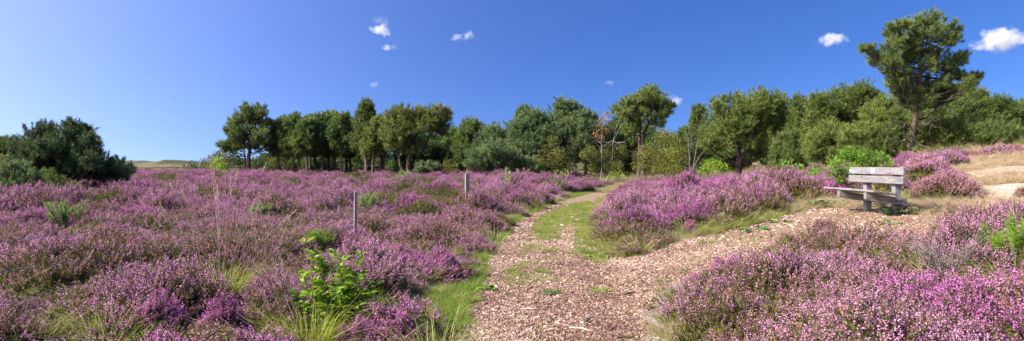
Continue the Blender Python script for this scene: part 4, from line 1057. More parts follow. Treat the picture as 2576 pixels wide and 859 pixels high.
# far filler pines so that no sky shows low down between the stems
for i, (px_, top, Y, W) in enumerate([(1100, 352, 80, 100), (1270, 330, 76, 120), (1620, 320, 72, 110), (1690, 345, 68, 80), (1500, 320, 74, 90), (1945, 280, 52, 110), (2300, 270, 48, 130), (1820, 300, 56, 120)]):
    std_pine('dark pine in the depth of the wood behind the front trees', px_, top, Y, W, .02, 'round', 300 + i, 'pine_dark', group='dark pines in the depth of the wood', nl=18, k=.8)

# undergrowth and stems behind the grove
for i, px_ in enumerate([668, 705, 745, 782, 818, 855, 890, 925, 965, 1005, 1045, 1085]):
    std_pine('shaded low pine of the undergrowth behind the grove trunks', px_, 392 + 9 * math.sin(i * 2.3), 78 + 2 * (i % 3), 52, .02, 'round', 340 + i, ['pine_dark', 'pine_olive', 'pine_mid'][i % 3], group='low pines of the undergrowth behind the grove', nl=11)

# --- broadleaved trees and shrubs
idc = lambda x, y, r, *_: (x, y, r)
def shrub(name, label, cat, px_, Y, lst, fol, seed, L=.07, w=.045, dens=520, depth=.5, bark='bark_grey', group=None, tr=.03, grow=1., stems=3, fill=.3, mats=(0,)):
    grow *= 1.15; p = at(px_, Y); r = np.random.default_rng(seed); lobes = pl(lst, Y, idc, depth, r, grow)
    trunks = []
    for k in range(stems):
        l = lobes[r.integers(len(lobes))]; q = np.array(l[:3]); a = p + np.array([r.normal() * .1, r.normal() * .1, -.1])
        trunks.append(([a, a * .6 + q * .4 + [0, 0, .1], q], (tr, tr * .3)))
    return tree(name, label, cat, p, lobes, trunks, seed, fol, M[bark], leaf=dict(dens=dens * (2.2 if Y > 60 else 1.9), L=L * (1 if Y < 30 else .82), w=w * (1 if Y < 30 else .82), mats=mats), group=group, limb_r=tr * .5, fill=fill)

shrub('shrub', 'dark olive scrub at the far left end of the treeline', 'shrub', 497, 82, [(480, 415, 14), (500, 418, 16), (515, 412, 14), (490, 425, 12), (470, 425, 10)], M['leaf_dark'], 401, .22, .15, 60)
shrub('shrub', 'brownish round scrub left of the lone tall pine', 'shrub', 545, 76, [(540, 398, 18), (555, 388, 16), (565, 400, 22), (580, 410, 20), (530, 412, 18), (560, 420, 20), (600, 415, 20), (520, 424, 12)], M['leaf_brown'], 402, .20, .14, 70)
shrub('shrub', 'dark leafy scrub behind the foot of the lone pine', 'shrub', 590, 74, [(585, 395, 20), (600, 405, 22), (575, 415, 20), (610, 420, 18), (640, 415, 20), (660, 412, 20), (680, 420, 18)], M['leaf_dark'], 403, .20, .14, 70)
shrub('shrub', 'bright yellow green bush at the edge of the heath left of the lone pine', 'shrub', 548, 70, [(548, 405, 13), (540, 418, 14), (558, 416, 12), (548, 428, 14), (562, 432, 10)], M['leaf_lime'], 404, .15, .10, 130)
shrub('shrub', 'small fresh green bush at the foot of the bright yellow green bush', 'shrub', 562, 69, [(556, 434, 7), (566, 436, 8)], M['leaf_lime'], 405, .13, .08, 150)
for i, (px_, top, wd) in enumerate([(345, 424, 14), (372, 422, 12), (392, 428, 12), (415, 422, 16), (440, 424, 16), (462, 427, 12), (330, 428, 12)]):
    shrub('shrub', ['yellowish low bush before the distant dunes', 'greyish green low bush before the distant dunes'][i % 2], 'shrub', px_, 110 + 4 * i, [(px_, top + 4, 5), (px_ - wd * .3, top + 8, 5), (px_ + wd * .3, top + 8, 5)], M[['leaf_yellow', 'leaf_dark'][i % 2]], 410 + i, .3, .2, 25, group=['yellowish bushes before the dunes', 'greyish bushes before the dunes'][i % 2], stems=2)
shrub('shrub', 'small olive bush among the grove trunks', 'shrub', 690, 70, [(690, 405, 16), (705, 412, 14), (680, 418, 14), (720, 420, 12)], M['leaf_olive'], 420, .18, .12, 80)
shrub('shrub', 'yellowish round bush at the heath edge under the broad pine', 'shrub', 1130, 57, [(1130, 412, 14), (1120, 420, 14), (1142, 420, 13), (1130, 430, 14), (1112, 430, 10), (1148, 430, 9)], M['leaf_yellow'], 421, .12, .07, 190)
for a in [('low grey blue pine bush under the broad spreading pine', 1070, 57, [(1055, 426, 10), (1070, 424, 11), (1088, 424, 11), (1096, 430, 8)], 431), ('wide grey blue pine bush right of the yellowish round bush', 1235, 56, [(1195, 398, 16), (1220, 388, 18), (1245, 385, 20), (1270, 392, 18), (1290, 402, 16), (1205, 415, 18), (1235, 408, 20), (1265, 412, 18), (1290, 418, 14), (1180, 420, 10)], 432), ('grey blue low pine bush below the scots pines', 1320, 57, [(1310, 415, 14), (1330, 412, 14), (1345, 420, 14), (1300, 425, 12)], 433)]:
    p = at(a[1], a[2]); tree('pine_bush', a[0], 'pine bush', p, pl(a[3], a[2], idc, .6, rg), [([p - [0, 0, .1], p + [.1, 0, .4]], (.06, .03))], a[4], M['pine_blue'], M['bark_grey'], dens=110, tuftL=.22, needle=.032, nn=11)
shrub('shrub', 'brown green leafy bush left of the olive bush in the middle', 'shrub', 1290, 60, [(1285, 360, 18), (1300, 352, 16), (1275, 375, 16), (1302, 375, 18), (1290, 392, 16)], M['leaf_brown'], 441, .16, .11, 110)
shrub('shrub', 'olive leafy bush under the tallest scots pine', 'shrub', 1390, 56, [(1392, 358, 18), (1375, 380, 20), (1400, 385, 22), (1362, 405, 18), (1390, 410, 22), (1415, 405, 20), (1370, 425, 16), (1405, 425, 18)], M['leaf_olive'], 442, .15, .10, 150)
shrub('pine_bush', 'dense dark green bush left of the birch trunks', 'shrub', 1440, 57, [(1442, 360, 14), (1440, 380, 18), (1445, 400, 18), (1440, 420, 16), (1430, 430, 12)], M['leaf_dark'], 443, .16, .10, 130)
# birch
p = at(1520, 52); r = np.random.default_rng(12)
Qb = lambda x, y, Y_=52: np.array([(1288 + x * .2967 - CX) / FOC * Y_, Y_, zpx(214.7 + y * .2967, Y_)])
bt = [([p - [0, 0, .1], Qb(850, 700), Qb(855, 480), Qb(880, 370), Qb(925, 250)], (.042, .01)), ([p + [-.3, 0, -.1], Qb(765, 650), Qb(755, 480), Qb(775, 330), Qb(785, 220)], (.034, .008)), ([p + [-.15, .2, -.1], Qb(790, 650), Qb(740, 520), Qb(690, 480)], (.025, .007)),
      ([Qb(862, 470), Qb(920, 350), Qb(985, 290)], (.02, .007)), ([Qb(856, 520), Qb(930, 480), Qb(1000, 460)], (.018, .006)), ([Qb(765, 480), Qb(720, 400), Qb(715, 330)], (.018, .006))]
lb = [(785, 235, 25), (770, 290, 40), (745, 350, 45), (800, 300, 35), (810, 390, 45), (720, 420, 40), (830, 250, 25), (760, 440, 45)]
ly = [(650, 560, 65), (620, 600, 50), (700, 620, 65), (780, 600, 70), (860, 610, 65), (920, 600, 50), (740, 680, 65), (840, 690, 65), (690, 690, 50), (900, 690, 50), (830, 520, 40), (940, 540, 40)]
e = tree('birch_tree', 'white stemmed birch with thinning orange leaves above and yellow green below', 'birch', p, pl(ly, 52, cv4, .7, rg), bt, 444, M['leaf_olive'], M['bark_birch'], leaf=dict(dens=520, L=.11, w=.075), limb_r=.015, limbs=.8)
tw = MB()
for x_, y_, z_, q_ in pl(lb, 52, cv4, .6, np.random.default_rng(77)):
    c_ = np.array([x_, y_, z_]) - p; src_p = min([np.array(q) - p for t_ in bt[:2] for q in t_[0]], key=lambda q: np.linalg.norm(q - c_ + [0, 0, .3]))
    l_ = limb(tw, src_p, c_, .014, .006, r, -.05, .06, 6, 4)
    for k in range(9): limb(tw, l_[2 + k % 4], c_ + rdir(r, 1)[0] * q_, .007, .003, r, 0, .08, 4, 3)
tw.build('twigs', M['bark_grey'], e)
lo = leaf_crown([(x - p[0], yy - p[1], z - p[2], q) for x, yy, z, q in pl(lb, 52, cv4, .6, np.random.default_rng(77))], r, 110, .11, .08)
lo.build('upper_leaves', M['leaf_orange'], e)
shrub('shrub', 'large olive yellow leafy bush right of the round topped pine trunk', 'tree', 1640, 49, [(1630, 385, 28), (1655, 355, 26), (1668, 340, 22), (1625, 410, 26), (1655, 400, 30), (1610, 420, 22), (1640, 425, 22), (1690, 360, 24), (1690, 345, 18), (1605, 400, 18), (1680, 400, 24)], M['leaf_olive'], 451, .13, .09, 180, depth=.9, tr=.05)
shrub('shrub', 'yellow tinged leafy bush with mixed green and yellow leaves beside the bare trunks', 'tree', 1690, 46.5, [(1680, 380, 20), (1700, 385, 22), (1665, 400, 20), (1690, 410, 22), (1712, 405, 20), (1680, 430, 18), (1706, 430, 18), (1655, 425, 16), (1720, 385, 14)], M['leaf_yellow'], 452, .12, .085, 190, depth=.7, tr=.04)
shrub('shrub', 'dark olive bush behind the bare thin trunks', 'tree', 1735, 49, [(1720, 360, 18), (1740, 375, 20), (1735, 400, 22), (1755, 390, 20), (1745, 420, 20), (1765, 410, 18)], M['leaf_dark'], 453, .13, .09, 180, depth=.8)
shrub('shrub', 'bright lime green low bush under the big rounded pine', 'shrub', 1795, 41, [(1770, 418, 14), (1790, 412, 16), (1810, 415, 16), (1828, 424, 12), (1760, 430, 12), (1785, 430, 14), (1810, 432, 12), (1835, 432, 8)], M['leaf_lime'], 454, .12, .05, 240, depth=.6)
shrub('shrub', 'bright green small bush where the path disappears', 'shrub', 1552, 51, [(1542, 442, 9), (1556, 438, 10), (1568, 444, 9), (1550, 450, 9), (1530, 448, 7)], M['leaf_lime'], 455, .12, .07, 210, depth=.4)
# bare thin tree
p = at(1738, 44); T5 = lambda x, y: np.array([(1677 + x * .2967 - CX) / FOC * 44, 44, zpx(214.7 + y * .2967, 44)]); b = MB(); r = np.random.default_rng(8)
st = [[T5(200, 770), T5(192, 600), T5(215, 450), T5(210, 380)], [T5(218, 770), T5(240, 620), T5(262, 480), T5(290, 360), T5(292, 280)], [T5(228, 700), T5(280, 600), T5(330, 540)], [T5(196, 620), T5(185, 480), T5(180, 400)]]
for q in st:
    q = np.array(q) - p; t = np.linspace(0, 1, 10); k = np.linspace(0, 1, len(q)); P = np.stack([np.interp(t, k, q[:, i]) for i in range(3)], 1) + r.normal(size=(10, 3)) * .015
    b.tube(P, np.linspace(.045, .008, 10), 6)
    for j in range(3, 10):
        for m_ in range(2): limb(b, P[j], P[j] + np.array([r.normal() * .3, r.normal() * .3, .25 + .35 * r.random()]), .010, .003, r, 0, .08, 4, 3)
e = empty('bare_tree', p); tag(e, 'leafless thin tree with several pale stems before the dark olive bush', 'tree'); b.build('trunk', M['bark_grey'], e)
for i, (px_, Y, lst) in enumerate([(1300, 40, None)]): pass

# bright leafy sapling plants by the path (mid distance)
def sapling(label, px_, py_, toppx, nst, seed, mat='leaf_lime', L=.09, w=.03, spread=.25, per=26, name='leafy_plant', cat='plant', Y=None, group=None, droop=.2):
    p = G(px_, py_) if Y is None else at(px_, Y); H = zpx(toppx, p[1]) - p[2]; r = np.random.default_rng(seed); e = empty(name, p); tag(e, label, cat, group); b = MB(); lf = MB()
    for k in range(nst):
        a = r.random() * 6.28; q = spread * H * (.3 + r.random()) * (k > 0); hh = H * (1 if k == 0 else .5 + .5 * r.random())
        pts = np.array([[0, 0, -.03], [q * .3 * math.cos(a), q * .3 * math.sin(a), hh * .4], [q * .75 * math.cos(a), q * .75 * math.sin(a), hh * .75], [q * math.cos(a), q * math.sin(a), hh * .96]]) + r.normal(size=(4, 3)) * .015 * H
        t = np.linspace(0, 1, 9); P = np.stack([np.interp(t, [0, .4, .75, 1], pts[:, i]) for i in range(3)], 1); b.tube(P, np.linspace(.009, .002, 9) * max(1, p[1] / 14), 5)
        n = per; tt = r.uniform(.22, 1.02, n); Pp = np.stack([np.interp(tt, t, P[:, i]) for i in range(3)], 1)
        aa = np.arange(n) * 2.4; A = unit(np.stack([np.cos(aa), np.sin(aa), .45 + .3 * r.normal(size=n) + (tt > .9) * .8], 1))
        off = (r.random((n, 1)) < .5) * A * L * r.random((n, 1)) * 1.2
        cards(lf, Pp + off, A + [0, 0, -droop], L, w, r, 0, np.clip(r.normal(.5, .25, n), 0, 1))
    b.build('stem', M['bark_grey'], e); lf.build('foliage', M[mat], e); return e
sapling('slender yellow green sapling beside the thin far fence post', 1277, 512, 420, 4, 501, L=.12, w=.04, spread=.12, per=40)
sapling('upright bright green plant at the left verge where the path bends', 1398, 487, 432, 7, 502, 'leaf_green', L=.13, w=.05, spread=.4, per=36)
sapling('yellow green plant above the verge where the path bends', 1422, 470, 425, 5, 503, L=.13, w=.05, spread=.25, per=34)
sapling('green herb by the island on the far track', 1500, 468, 448, 5, 504, 'leaf_green', L=.14, w=.05, spread=.4, per=24)
sapling('thin leafy stem standing in the heather left of the far plants', 1340, 470, 448, 3, 505, L=.10, w=.04, per=20, spread=.4)
for i, (px_, py_, tp) in enumerate([(2068, 470, 410), (2045, 475, 425)]):
    sapling(['tall leafy stems left of the cherry shrub', 'shorter leafy stems furthest left of the cherry shrub'][i], px_, py_, tp, 6, 510 + i, 'leaf_green', L=.12, w=.028, spread=.25, per=40, droop=.7)
# cherry shrub behind the bench
lst = [(2120, 400, 22), (2135, 385, 18), (2100, 415, 18), (2150, 400, 22), (2175, 392, 18), (2170, 410, 24), (2200, 400, 22), (2215, 392, 14), (2225, 410, 20), (2195, 420, 22), (2140, 425, 22), (2115, 435, 20), (2240, 415, 12), (2150, 445, 20), (2095, 440, 14), (2180, 440, 20), (2120, 455, 14)]
shrub('cherry_shrub', 'vivid green leafy shrub right behind the bench', 'shrub', 2160, 17., lst, M['leaf_green'], 520, .095, .026, 1500, depth=.5, tr=.016, stems=9, fill=.2, grow=.85)
r = np.random.default_rng(4)
for i, (px_, py_, tp, lab) in enumerate([(1985, 452, 405, 'leafy green shrub between the big rounded pine and the cherry shrub'), (2040, 450, 415, 'small leafy green shrub beside the tall leafy stems')]):
    sapling(lab, px_, py_, tp, 9, 530 + i, 'leaf_green', Y=27 - i, L=.16, w=.06, spread=.5, per=34, name='shrub', cat='shrub')
# foreground cherry sapling
p = G(852, 842); H = zpx(612, p[1]) - p[2]; r = np.random.default_rng(44); e = empty('cherry_sapling', p); tag(e, 'bright green cherry sapling with glossy leaves in the near heather', 'sapling'); b = MB(); lf = MB()
tips = [(770, 690, .12), (900, 700, -.12), (820, 730, .2), (875, 760, .18), (835, 815, -.2), (910, 815, .1), (790, 640, .02), (860, 655, 0), (915, 690, .1), (815, 800, .05), (885, 805, -.1), (780, 790, .05), (840, 640, .1), (860, 690, -.1), (900, 735, 0), (800, 760, -.1), (768, 612, .0), (905, 640, .05), (950, 715, -.08), (930, 740, -.15), (800, 660, .1), (840, 690, .15), (760, 700, -.1), (880, 700, .1), (780, 740, -.2), (845, 730, -.2), (900, 770, -.22), (765, 770, .1), (820, 770, -.25), (870, 760, 0), (800, 715, .2), (930, 790, .1), (745, 735, .05)]
for (tx, ty, dy) in tips:
    Yt = p[1] + dy; tip = np.array([(tx - CX) / FOC * Yt, Yt, zpx(ty, Yt)]) - p
    m1 = tip * [.35, .35, .45] + r.normal(size=3) * .03; m2 = tip * [.75, .75, .78] + r.normal(size=3) * .02
    t = np.linspace(0, 1, 10); P = np.stack([np.interp(t, [0, .4, .78, 1], [0, m1[i], m2[i], tip[i]]) for i in range(3)], 1); b.tube(P, np.linspace(.007, .0018, 10), 6)
    n = 38; tt = np.concatenate([r.uniform(.36, 1., n - 3), [1, 1, 1]]); Pp = np.stack([np.interp(tt, t, P[:, i]) for i in range(3)], 1)
    aa = np.arange(n) * 2.4 + r.random() * 6; A = unit(np.stack([np.cos(aa), np.sin(aa), .55 + .25 * r.normal(size=n)], 1))
    # each leaf: folded blade of six faces, drooping to its tip
    L = .098 * (.65 + .55 * r.random((n, 1))); W = L * .42; s = unit(np.cross(A, np.array([0, 0, 1.]) + r.normal(size=(n, 3)) * .35)); nr = np.cross(s, A); nr *= np.sign(nr[:, 2:3]); pet = Pp + A * .012
    c = [pet, pet + A * L * .35 - nr * W * .02, pet + A * L * .7 - nr * L * .10, pet + A * L - nr * L * .26]
    l1 = c[1] + s * W * .5 + nr * W * .14; l2 = c[2] + s * W * .36 + nr * W * .08; r1 = c[1] - s * W * .5 + nr * W * .14; r2 = c[2] - s * W * .36 + nr * W * .08
    ti = np.clip(r.normal(.5, .22, n), 0, 1)
    lf.tris(np.stack([c[0], l1, c[1]], 1), 0, ti); lf.tris(np.stack([c[0], c[1], r1], 1), 0, ti)
    lf.quads(np.stack([c[1], l1, l2, c[2]], 1), 0, ti); lf.quads(np.stack([c[1], c[2], r2, r1], 1), 0, ti)
    lf.tris(np.stack([c[2], l2, c[3]], 1), 0, ti); lf.tris(np.stack([c[2], c[3], r2], 1), 0, ti)
M['leaf_cherry'] = leafy('leaf_cherry', [(0., (.07, .15, .012)), (.35, (.15, .28, .018)), (.7, (.26, .40, .024)), (1., (.40, .48, .05))], trans=.45, inst=0., rough=.5, spec=.3)
b.build('stem', M['bark_grey'], e); lf.build('foliage', M['leaf_cherry'], e)
M['pine_seed'] = leafy('pine_seed', [(0., (.13, .20, .06)), (.5, (.24, .33, .11)), (1., (.36, .44, .18))], trans=.4, inst=0.)
# young pine seedlings in the heath
for i, (px_, py_, tp, lab) in enumerate([(165, 592, 508, 'feathery pale green pine seedling in the heather before the dark pine'), (655, 570, 518, 'feathery pine seedling in the heather left of the nearer fence post'), (920, 560, 492, 'feathery pine seedling just behind the nearer fence post'), (2552, 700, 548, 'spiky green pine seedling on the flowering bank at the picture edge'), (1012, 470, 440, 'small blue green pine seedling among far heather'), (803, 640, 588, 'thin lime green seedling above the cherry sapling')]):
    p = G(px_, py_); H = zpx(tp, p[1]) - p[2]; r = np.random.default_rng(600 + i); e = empty('pine_seedling', p); tag(e, lab, 'seedling'); b = MB(); nd = MB()
    for k in range(26):
        a = r.random() * 6.28; q = H * .6 * r.random() * (k > 0); hh = H * (.93 if k == 0 else .45 + .5 * r.random())
        P = np.array([[0, 0, 0], [q * .5 * math.cos(a), q * .5 * math.sin(a), hh * .5], [q * math.cos(a), q * math.sin(a), hh]]); b.tube(P, [.010, .007, .004], 5)
        m_ = 18; t = r.uniform(.25, 1, m_)[:, None]; Pp = P[1] * (1 - t) + P[2] * t; A = np.repeat(unit(P[2] - P[1])[None], m_, 0)
        needles(nd, Pp, A, 9, .09 * max(1, p[1] / 14), .005 * max(1, p[1] / 9), r, 0, np.clip(r.normal(.6, .2, m_), 0, 1))
    b.build('stem', M['bark_grey'], e); nd.build('needles', M['leaf_green' if i in (3, 5) else 'pine_seed'], e)

# big leaved plants on the bench clearing
M['leaf_dock'] = leafy('leaf_dock', [(0., (.06, .12, .03)), (.5, (.12, .20, .055)), (1., (.21, .29, .09))], trans=.3, inst=.1, rough=.45, spec=.4)
def rosette(label, px_, py_, rad, n, L, W, seed, hgt=.12, name='broad_leaf_plant', mat='leaf_dock'):
    p = G(px_, py_); r = np.random.default_rng(seed); lf = MB()
    a = r.random(n) * 6.283; q = rad * np.sqrt(r.random(n)); P = np.stack([q * np.cos(a), q * np.sin(a) * .8, hgt * (.4 + .6 * r.random(n)) * (1 - .5 * (q / (rad + .01)) ** 2)], 1)
    b2 = a + r.normal(0, .8, n); A = unit(np.stack([np.cos(b2), np.sin(b2), .25 + .35 * r.normal(size=n)], 1)); s = unit(np.cross(A, np.array([0, 0, 1.]) + r.normal(size=(n, 3)) * .3)); nr = np.cross(s, A); nr *= np.sign(nr[:, 2:3])
    L = L * (.6 + .6 * r.random((n, 1))); W = W * (.6 + .6 * r.random((n, 1))); ti = np.clip(r.normal(.5, .25, n), 0, 1)
    st = [0, .18, .45, .75, 1.]; wd = [.15, .85, 1., .6, 0.]; mid = [P + A * L * t - nr * L * .25 * t * t for t in st]; lf_ = [mid[i] + (s * .5 + nr * .16) * W * wd[i] for i in range(5)]; rt = [mid[i] + (-s * .5 + nr * .16) * W * wd[i] for i in range(5)]
    for i in range(4):
        lf.quads(np.stack([mid[i], lf_[i], lf_[i + 1], mid[i + 1]], 1), 0, ti); lf.quads(np.stack([mid[i], mid[i + 1], rt[i + 1], rt[i]], 1), 0, ti)
    for k in range(0, n, 2): lf.tube(np.stack([P[k] * [.3, .3, 0], P[k] * [.7, .7, .8], P[k]]), [.008, .006, .004], 4, 0, .6)
    o = lf.build(name, M[mat]); o.location = p; tag(o, label, 'plant'); return o
rosette('sprawling broad leaved plant on the ground left of the bench posts', 2085, 522, .46, 120, .14, .13, 701, .17)
rosette('long leaved dock plant growing against the near bench post', 2250, 543, .22, 44, .22, .07, 702, .22)
rosette('small pale broad leaved plant on the chips in front of the bench', 2238, 566, .16, 18, .10, .09, 703, .05)
rosette('low leafy plant on the bench track below the straw grass', 1885, 556, .28, 26, .12, .10, 704, .05)
rosette('flat leafy plant nearest on the bench track', 1895, 583, .26, 26, .12, .10, 705, .05)
rosette('flat leafy plant on the chips between track and bench', 1965, 562, .2, 16, .12, .09, 706, .04)
rosette('low leafy plant right of the bench shadow', 2330, 540, .24, 26, .12, .10, 707, .08)
rosette('plantain with narrow leaves in the middle of the bark path', 1385, 745, .12, 26, .10, .035, 708, .05)
rosette('bright green clover patch at the start of the bench track', 1512, 738, .16, 70, .035, .03, 709, .04, mat='leaf_green')
rosette('bright green leaves at the shaded left edge of the path', 1224, 736, .10, 20, .07, .05, 710, .08, mat='leaf_green')
rosette('flat weed patch on the chips near the island corner', 1510, 650, .22, 60, .05, .04, 711, .04, mat='leaf_green')
# yellow flowering stalks behind the bench
M['petal_yellow'] = leafy('petal_yellow', [(0., (.50, .34, .01)), (1., (.72, .56, .03))], trans=.3, inst=0.)
p = np.array([7.9, 14.7, hf(7.9, 14.7)]); r = np.random.default_rng(3); e = empty('yellow_flower', p); tag(e, 'yellow flowering stalks seen through the bench between its posts', 'flowers'); b = MB(); lf = MB()
for k in range(9):
    q = r.normal(size=2) * .07; P = np.array([[0, 0, 0], [q[0] * .6, q[1] * .6, .25], [q[0], q[1], .38 + .12 * r.random()]]); b.tube(P, [.004, .003, .002], 4)
    n = 26; pp = P[2] - [0, 0, 1] * r.random((n, 1)) * .14 + r.normal(size=(n, 3)) * .012; cards(lf, pp, rdir(r, n), .022, .02, r, 0, r.random(n))
b.build('stem', M['grass_green'], e); lf.build('blossom', M['petal_yellow'], e)
# ------------------------------------------------------------------ bench
M['oak'] = solid('weathered_oak', [(.28, (.10, .092, .095)), (.45, (.175, .162, .168)), (.72, (.275, .26, .265))], 7, .8, 6, .12, (1.2, .35, 2.2), 26)
M['oak_brown'] = solid('weathered_oak_beam', [(.28, (.11, .095, .09)), (.5, (.19, .17, .16)), (.75, (.29, .265, .26))], 7, .8, 6, .12, (.5, 2., 2.2), 26)
M['post_wood'] = solid('grey_post', [(.3, (.13, .12, .115)), (.7, (.27, .25, .245))], 10, .9, 6, .4, (2, 2, .3), 26)
M['blue_sticker'] = solid('sticker_blue', [(.3, (.10, .09, .22)), (.7, (.13, .12, .27))], 5, .5, bump=0)
M['white_sticker'] = solid('sticker_white', [(.3, (.72, .72, .80)), (.7, (.8, .8, .85))], 5, .5, bump=0)
M['plaque'] = solid('plaque_metal', [(.3, (.25, .30, .38)), (.7, (.33, .38, .46))], 9, .55, bump=.05, spec=.3)
M['wire_dark'] = solid('dark_bolt', [(.3, (.05, .045, .04)), (.7, (.12, .10, .09))], 20, .6, bump=0)
bx, by0, by1 = 7.32, 12.42, 14.40; bz = .635
e = empty('park_bench', (bx, 13.4, bz)); tag(e, 'weathered grey wooden bench with two back boards on the bark clearing', 'bench')
def part(nm, mat, c, size, rot=None, par=e, bev=.008):
    b = MB(); b.box((c[0] - bx, c[1] - 13.4, c[2] - bz), size, rot, bev=bev); return b.build(nm, M[mat], par)
ZT = 1.525
for yy in (13.88, 12.84): part('post', 'oak', (bx + .075, yy, (ZT - .03 + bz - .3) / 2), (.115, .125, ZT - .03 - bz + .3))
tilt = R(4)
ry = np.array([[math.cos(tilt), 0, math.sin(tilt)], [0, 1, 0], [-math.sin(tilt), 0, math.cos(tilt)]])
s1 = part('back_board', 'oak', (bx - .012, 13.41, ZT - .072), (.050, by1 - by0, .142), ry)
s2 = part('back_board', 'oak', (bx - .026, 13.41, ZT - .072 - .172), (.050, by1 - by0 + .02, .142), ry)
st = R(8); rs = np.array([[math.cos(st), 0, math.sin(st)], [0, 1, 0], [-math.sin(st), 0, math.cos(st)]])
for k in range(3):
    q = rs @ np.array([-.47 + k * .162, 0, 0]); part('seat_board', 'oak', (bx - .04 + q[0], 13.43 - .01 * k, 1.008 + q[2]), (.148, 1.98 - .03 * k, .042), rs)
for yy in (13.775, 12.735):
    b = MB(); x0, x1 = bx - .58, bx + .20
    prof = [(x0, -.155), (x0 + .02, -.165), (x0 + .25, -.215), (x1, -.235), (x1, -.075), (bx + .02, -.070), (x0, -.005)]
    zc = lambda X: 1.008 + math.sin(st) * -(X - (bx - .04)) * 1.0 * .95
    pts = []
    for (X, dz) in prof[:3]: pts.append((X, 1.075 + dz))
    pts += [(x1, .80), (x1, .945), (bx + .02, .955), (x0, 1.050)]
    n_ = len(pts); V = [(X - bx, yy - 13.4 - .045, Z - bz) for X, Z in pts] + [(X - bx, yy - 13.4 + .045, Z - bz) for X, Z in pts]
    b.add(V, [[i, (i + 1) % n_, n_ + (i + 1) % n_, n_ + i] for i in range(n_)]); b.add(V, [list(range(n_))[::-1]]); b.add(V, [list(range(n_, 2 * n_))]); b.build('seat_beam', M['oak_brown'], e)
for par_, zz_ in ((s1, ZT - .072), (s2, ZT - .244)):                      # bolt heads where the boards meet the posts
    for yy in (13.88, 12.84):
        for dz in (-.035, .035):
            b = MB(); b.tube([(-.034 - (.014 if par_ is s2 else 0), yy - 13.4, zz_ + dz - bz), (-.046 - (.014 if par_ is s2 else 0), yy - 13.4, zz_ + dz - bz)], [.011, .009], 8); b.build('bolt', M['wire_dark'], par_)
# sticker with white mark and small metal plate on the upper board
fx = -.0255
sb = MB(); o_ = np.array([bx - .012 - bx, 13.41 - 13.4, ZT - .072 - bz])
def on_board(y, z, d=0.): return o_ + ry @ np.array([fx - d, y, z])
def patch(b, y0, y1, z0, z1, d): b.quads(np.array([[on_board(y0, z0, d), on_board(y0, z1, d), on_board(y1, z1, d), on_board(y1, z0, d)]]))
patch(sb, .89, .975, -.052, .050, .0015); sk_ = sb.build('sticker', M['blue_sticker'], s1)
mk = MB()
for k in range(2):                                                     # two white rounded figures side by side, joined by a slanting bar
    yc = .953 - .042 * k
    for zc_ in (.014, -.016):
        a = np.arange(10) / 10 * 6.283; ring = [on_board(yc + .017 * math.cos(t), zc_ + .014 * math.sin(t), .003) for t in a]
        mk.add(ring, [list(range(10))])
mk.quads(np.array([[on_board(.950, -.024, .0035), on_board(.938, -.024, .0035), on_board(.914, .020, .0035), on_board(.926, .020, .0035)]]))
mk.build('mark', M['white_sticker'], sk_)
pb = MB(); patch(pb, -.03, .13, -.048, .052, .003); pb.build('plaque', M['plaque'], s1)

# ------------------------------------------------------------------ fence posts and wires
def post(label, px_, Y, toppx, wid, dep, seed, lean=0.):
    p = at(px_, Y); zt = zpx(toppx, Y); r = np.random.default_rng(seed); b = MB(); H = zt - p[2]
    b.box((0, 0, (H - .3) / 2), (wid, dep, H + .3), np.array([[1, 0, lean], [0, 1, 0], [-lean, 0, 1]]), bev=.010)
    o = b.build('fence_post', M['post_wood']); o.location = p; o.rotation_euler = (0, 0, .35); tag(o, label, 'post'); return p, zt
P1, z1 = post('thin grey wooden fence post standing nearest in the heather', 893.5, 12., 482, .05, .055, 1, .01)
P2, z2 = post('thick grey wooden fence post further along the fence', 1175, 20.5, 437, .12, .10, 2)
P3, z3 = post('thin distant fence post behind the slender sapling', 1274, 40., 420, .10, .1, 3)
P4, z4 = post('tiny farthest fence post right of the slender sapling', 1302, 52., 424, .09, .09, 4)
M['wire'] = solid('fence_wire', [(.3, (.2, .2, .21)), (.7, (.3, .3, .32))], 5, .5, bump=0)
A0 = np.array([-4.65, 4.4, hf(-4.65, 4.4)])
for k, (hh, lab) in enumerate([(.86, 'top wire of the fence running through the near heather'), (.60, 'middle wire of the fence running through the near heather'), (.36, 'lowest wire of the fence running through the near heather')]):
    b = MB(); t = np.linspace(0, 1, 24)[:, None]; q0 = A0 + [0, 0, hh]; q1 = P1 + [-.03, -.04, (z1 - P1[2]) * [.93, .66, .40][k]]
    pts = q0 + (q1 - q0) * t - np.array([0, 0, 1]) * np.sin(t * math.pi) * .035; b.tube(pts, .0028, 5)
    for j in range(1, 46):                                              # barbs
        q = q0 + (q1 - q0) * (j / 46) - np.array([0, 0, math.sin(j / 46 * math.pi) * .035])
        b.tube([q - [.008, .004, .012], q + [.008, .004, .012]], .0018, 4)
    tag(b.build('fence_wire', M['wire'], loc=q0), lab, 'wire')
    b = MB(); q0 = q1; q1 = P2 + [-.08, -.06, (z2 - P2[2]) * [.93, .66, .40][k]]; pts = q0 + (q1 - q0) * t - np.array([0, 0, 1]) * np.sin(t * math.pi) * .03; b.tube(pts, .0028, 5)
    tag(b.build('fence_wire', M['wire'], loc=q0), ['top wire between the thin and the thick fence post', 'middle wire between the thin and the thick fence post', 'lowest wire between the thin and the thick fence post'][k], 'wire')

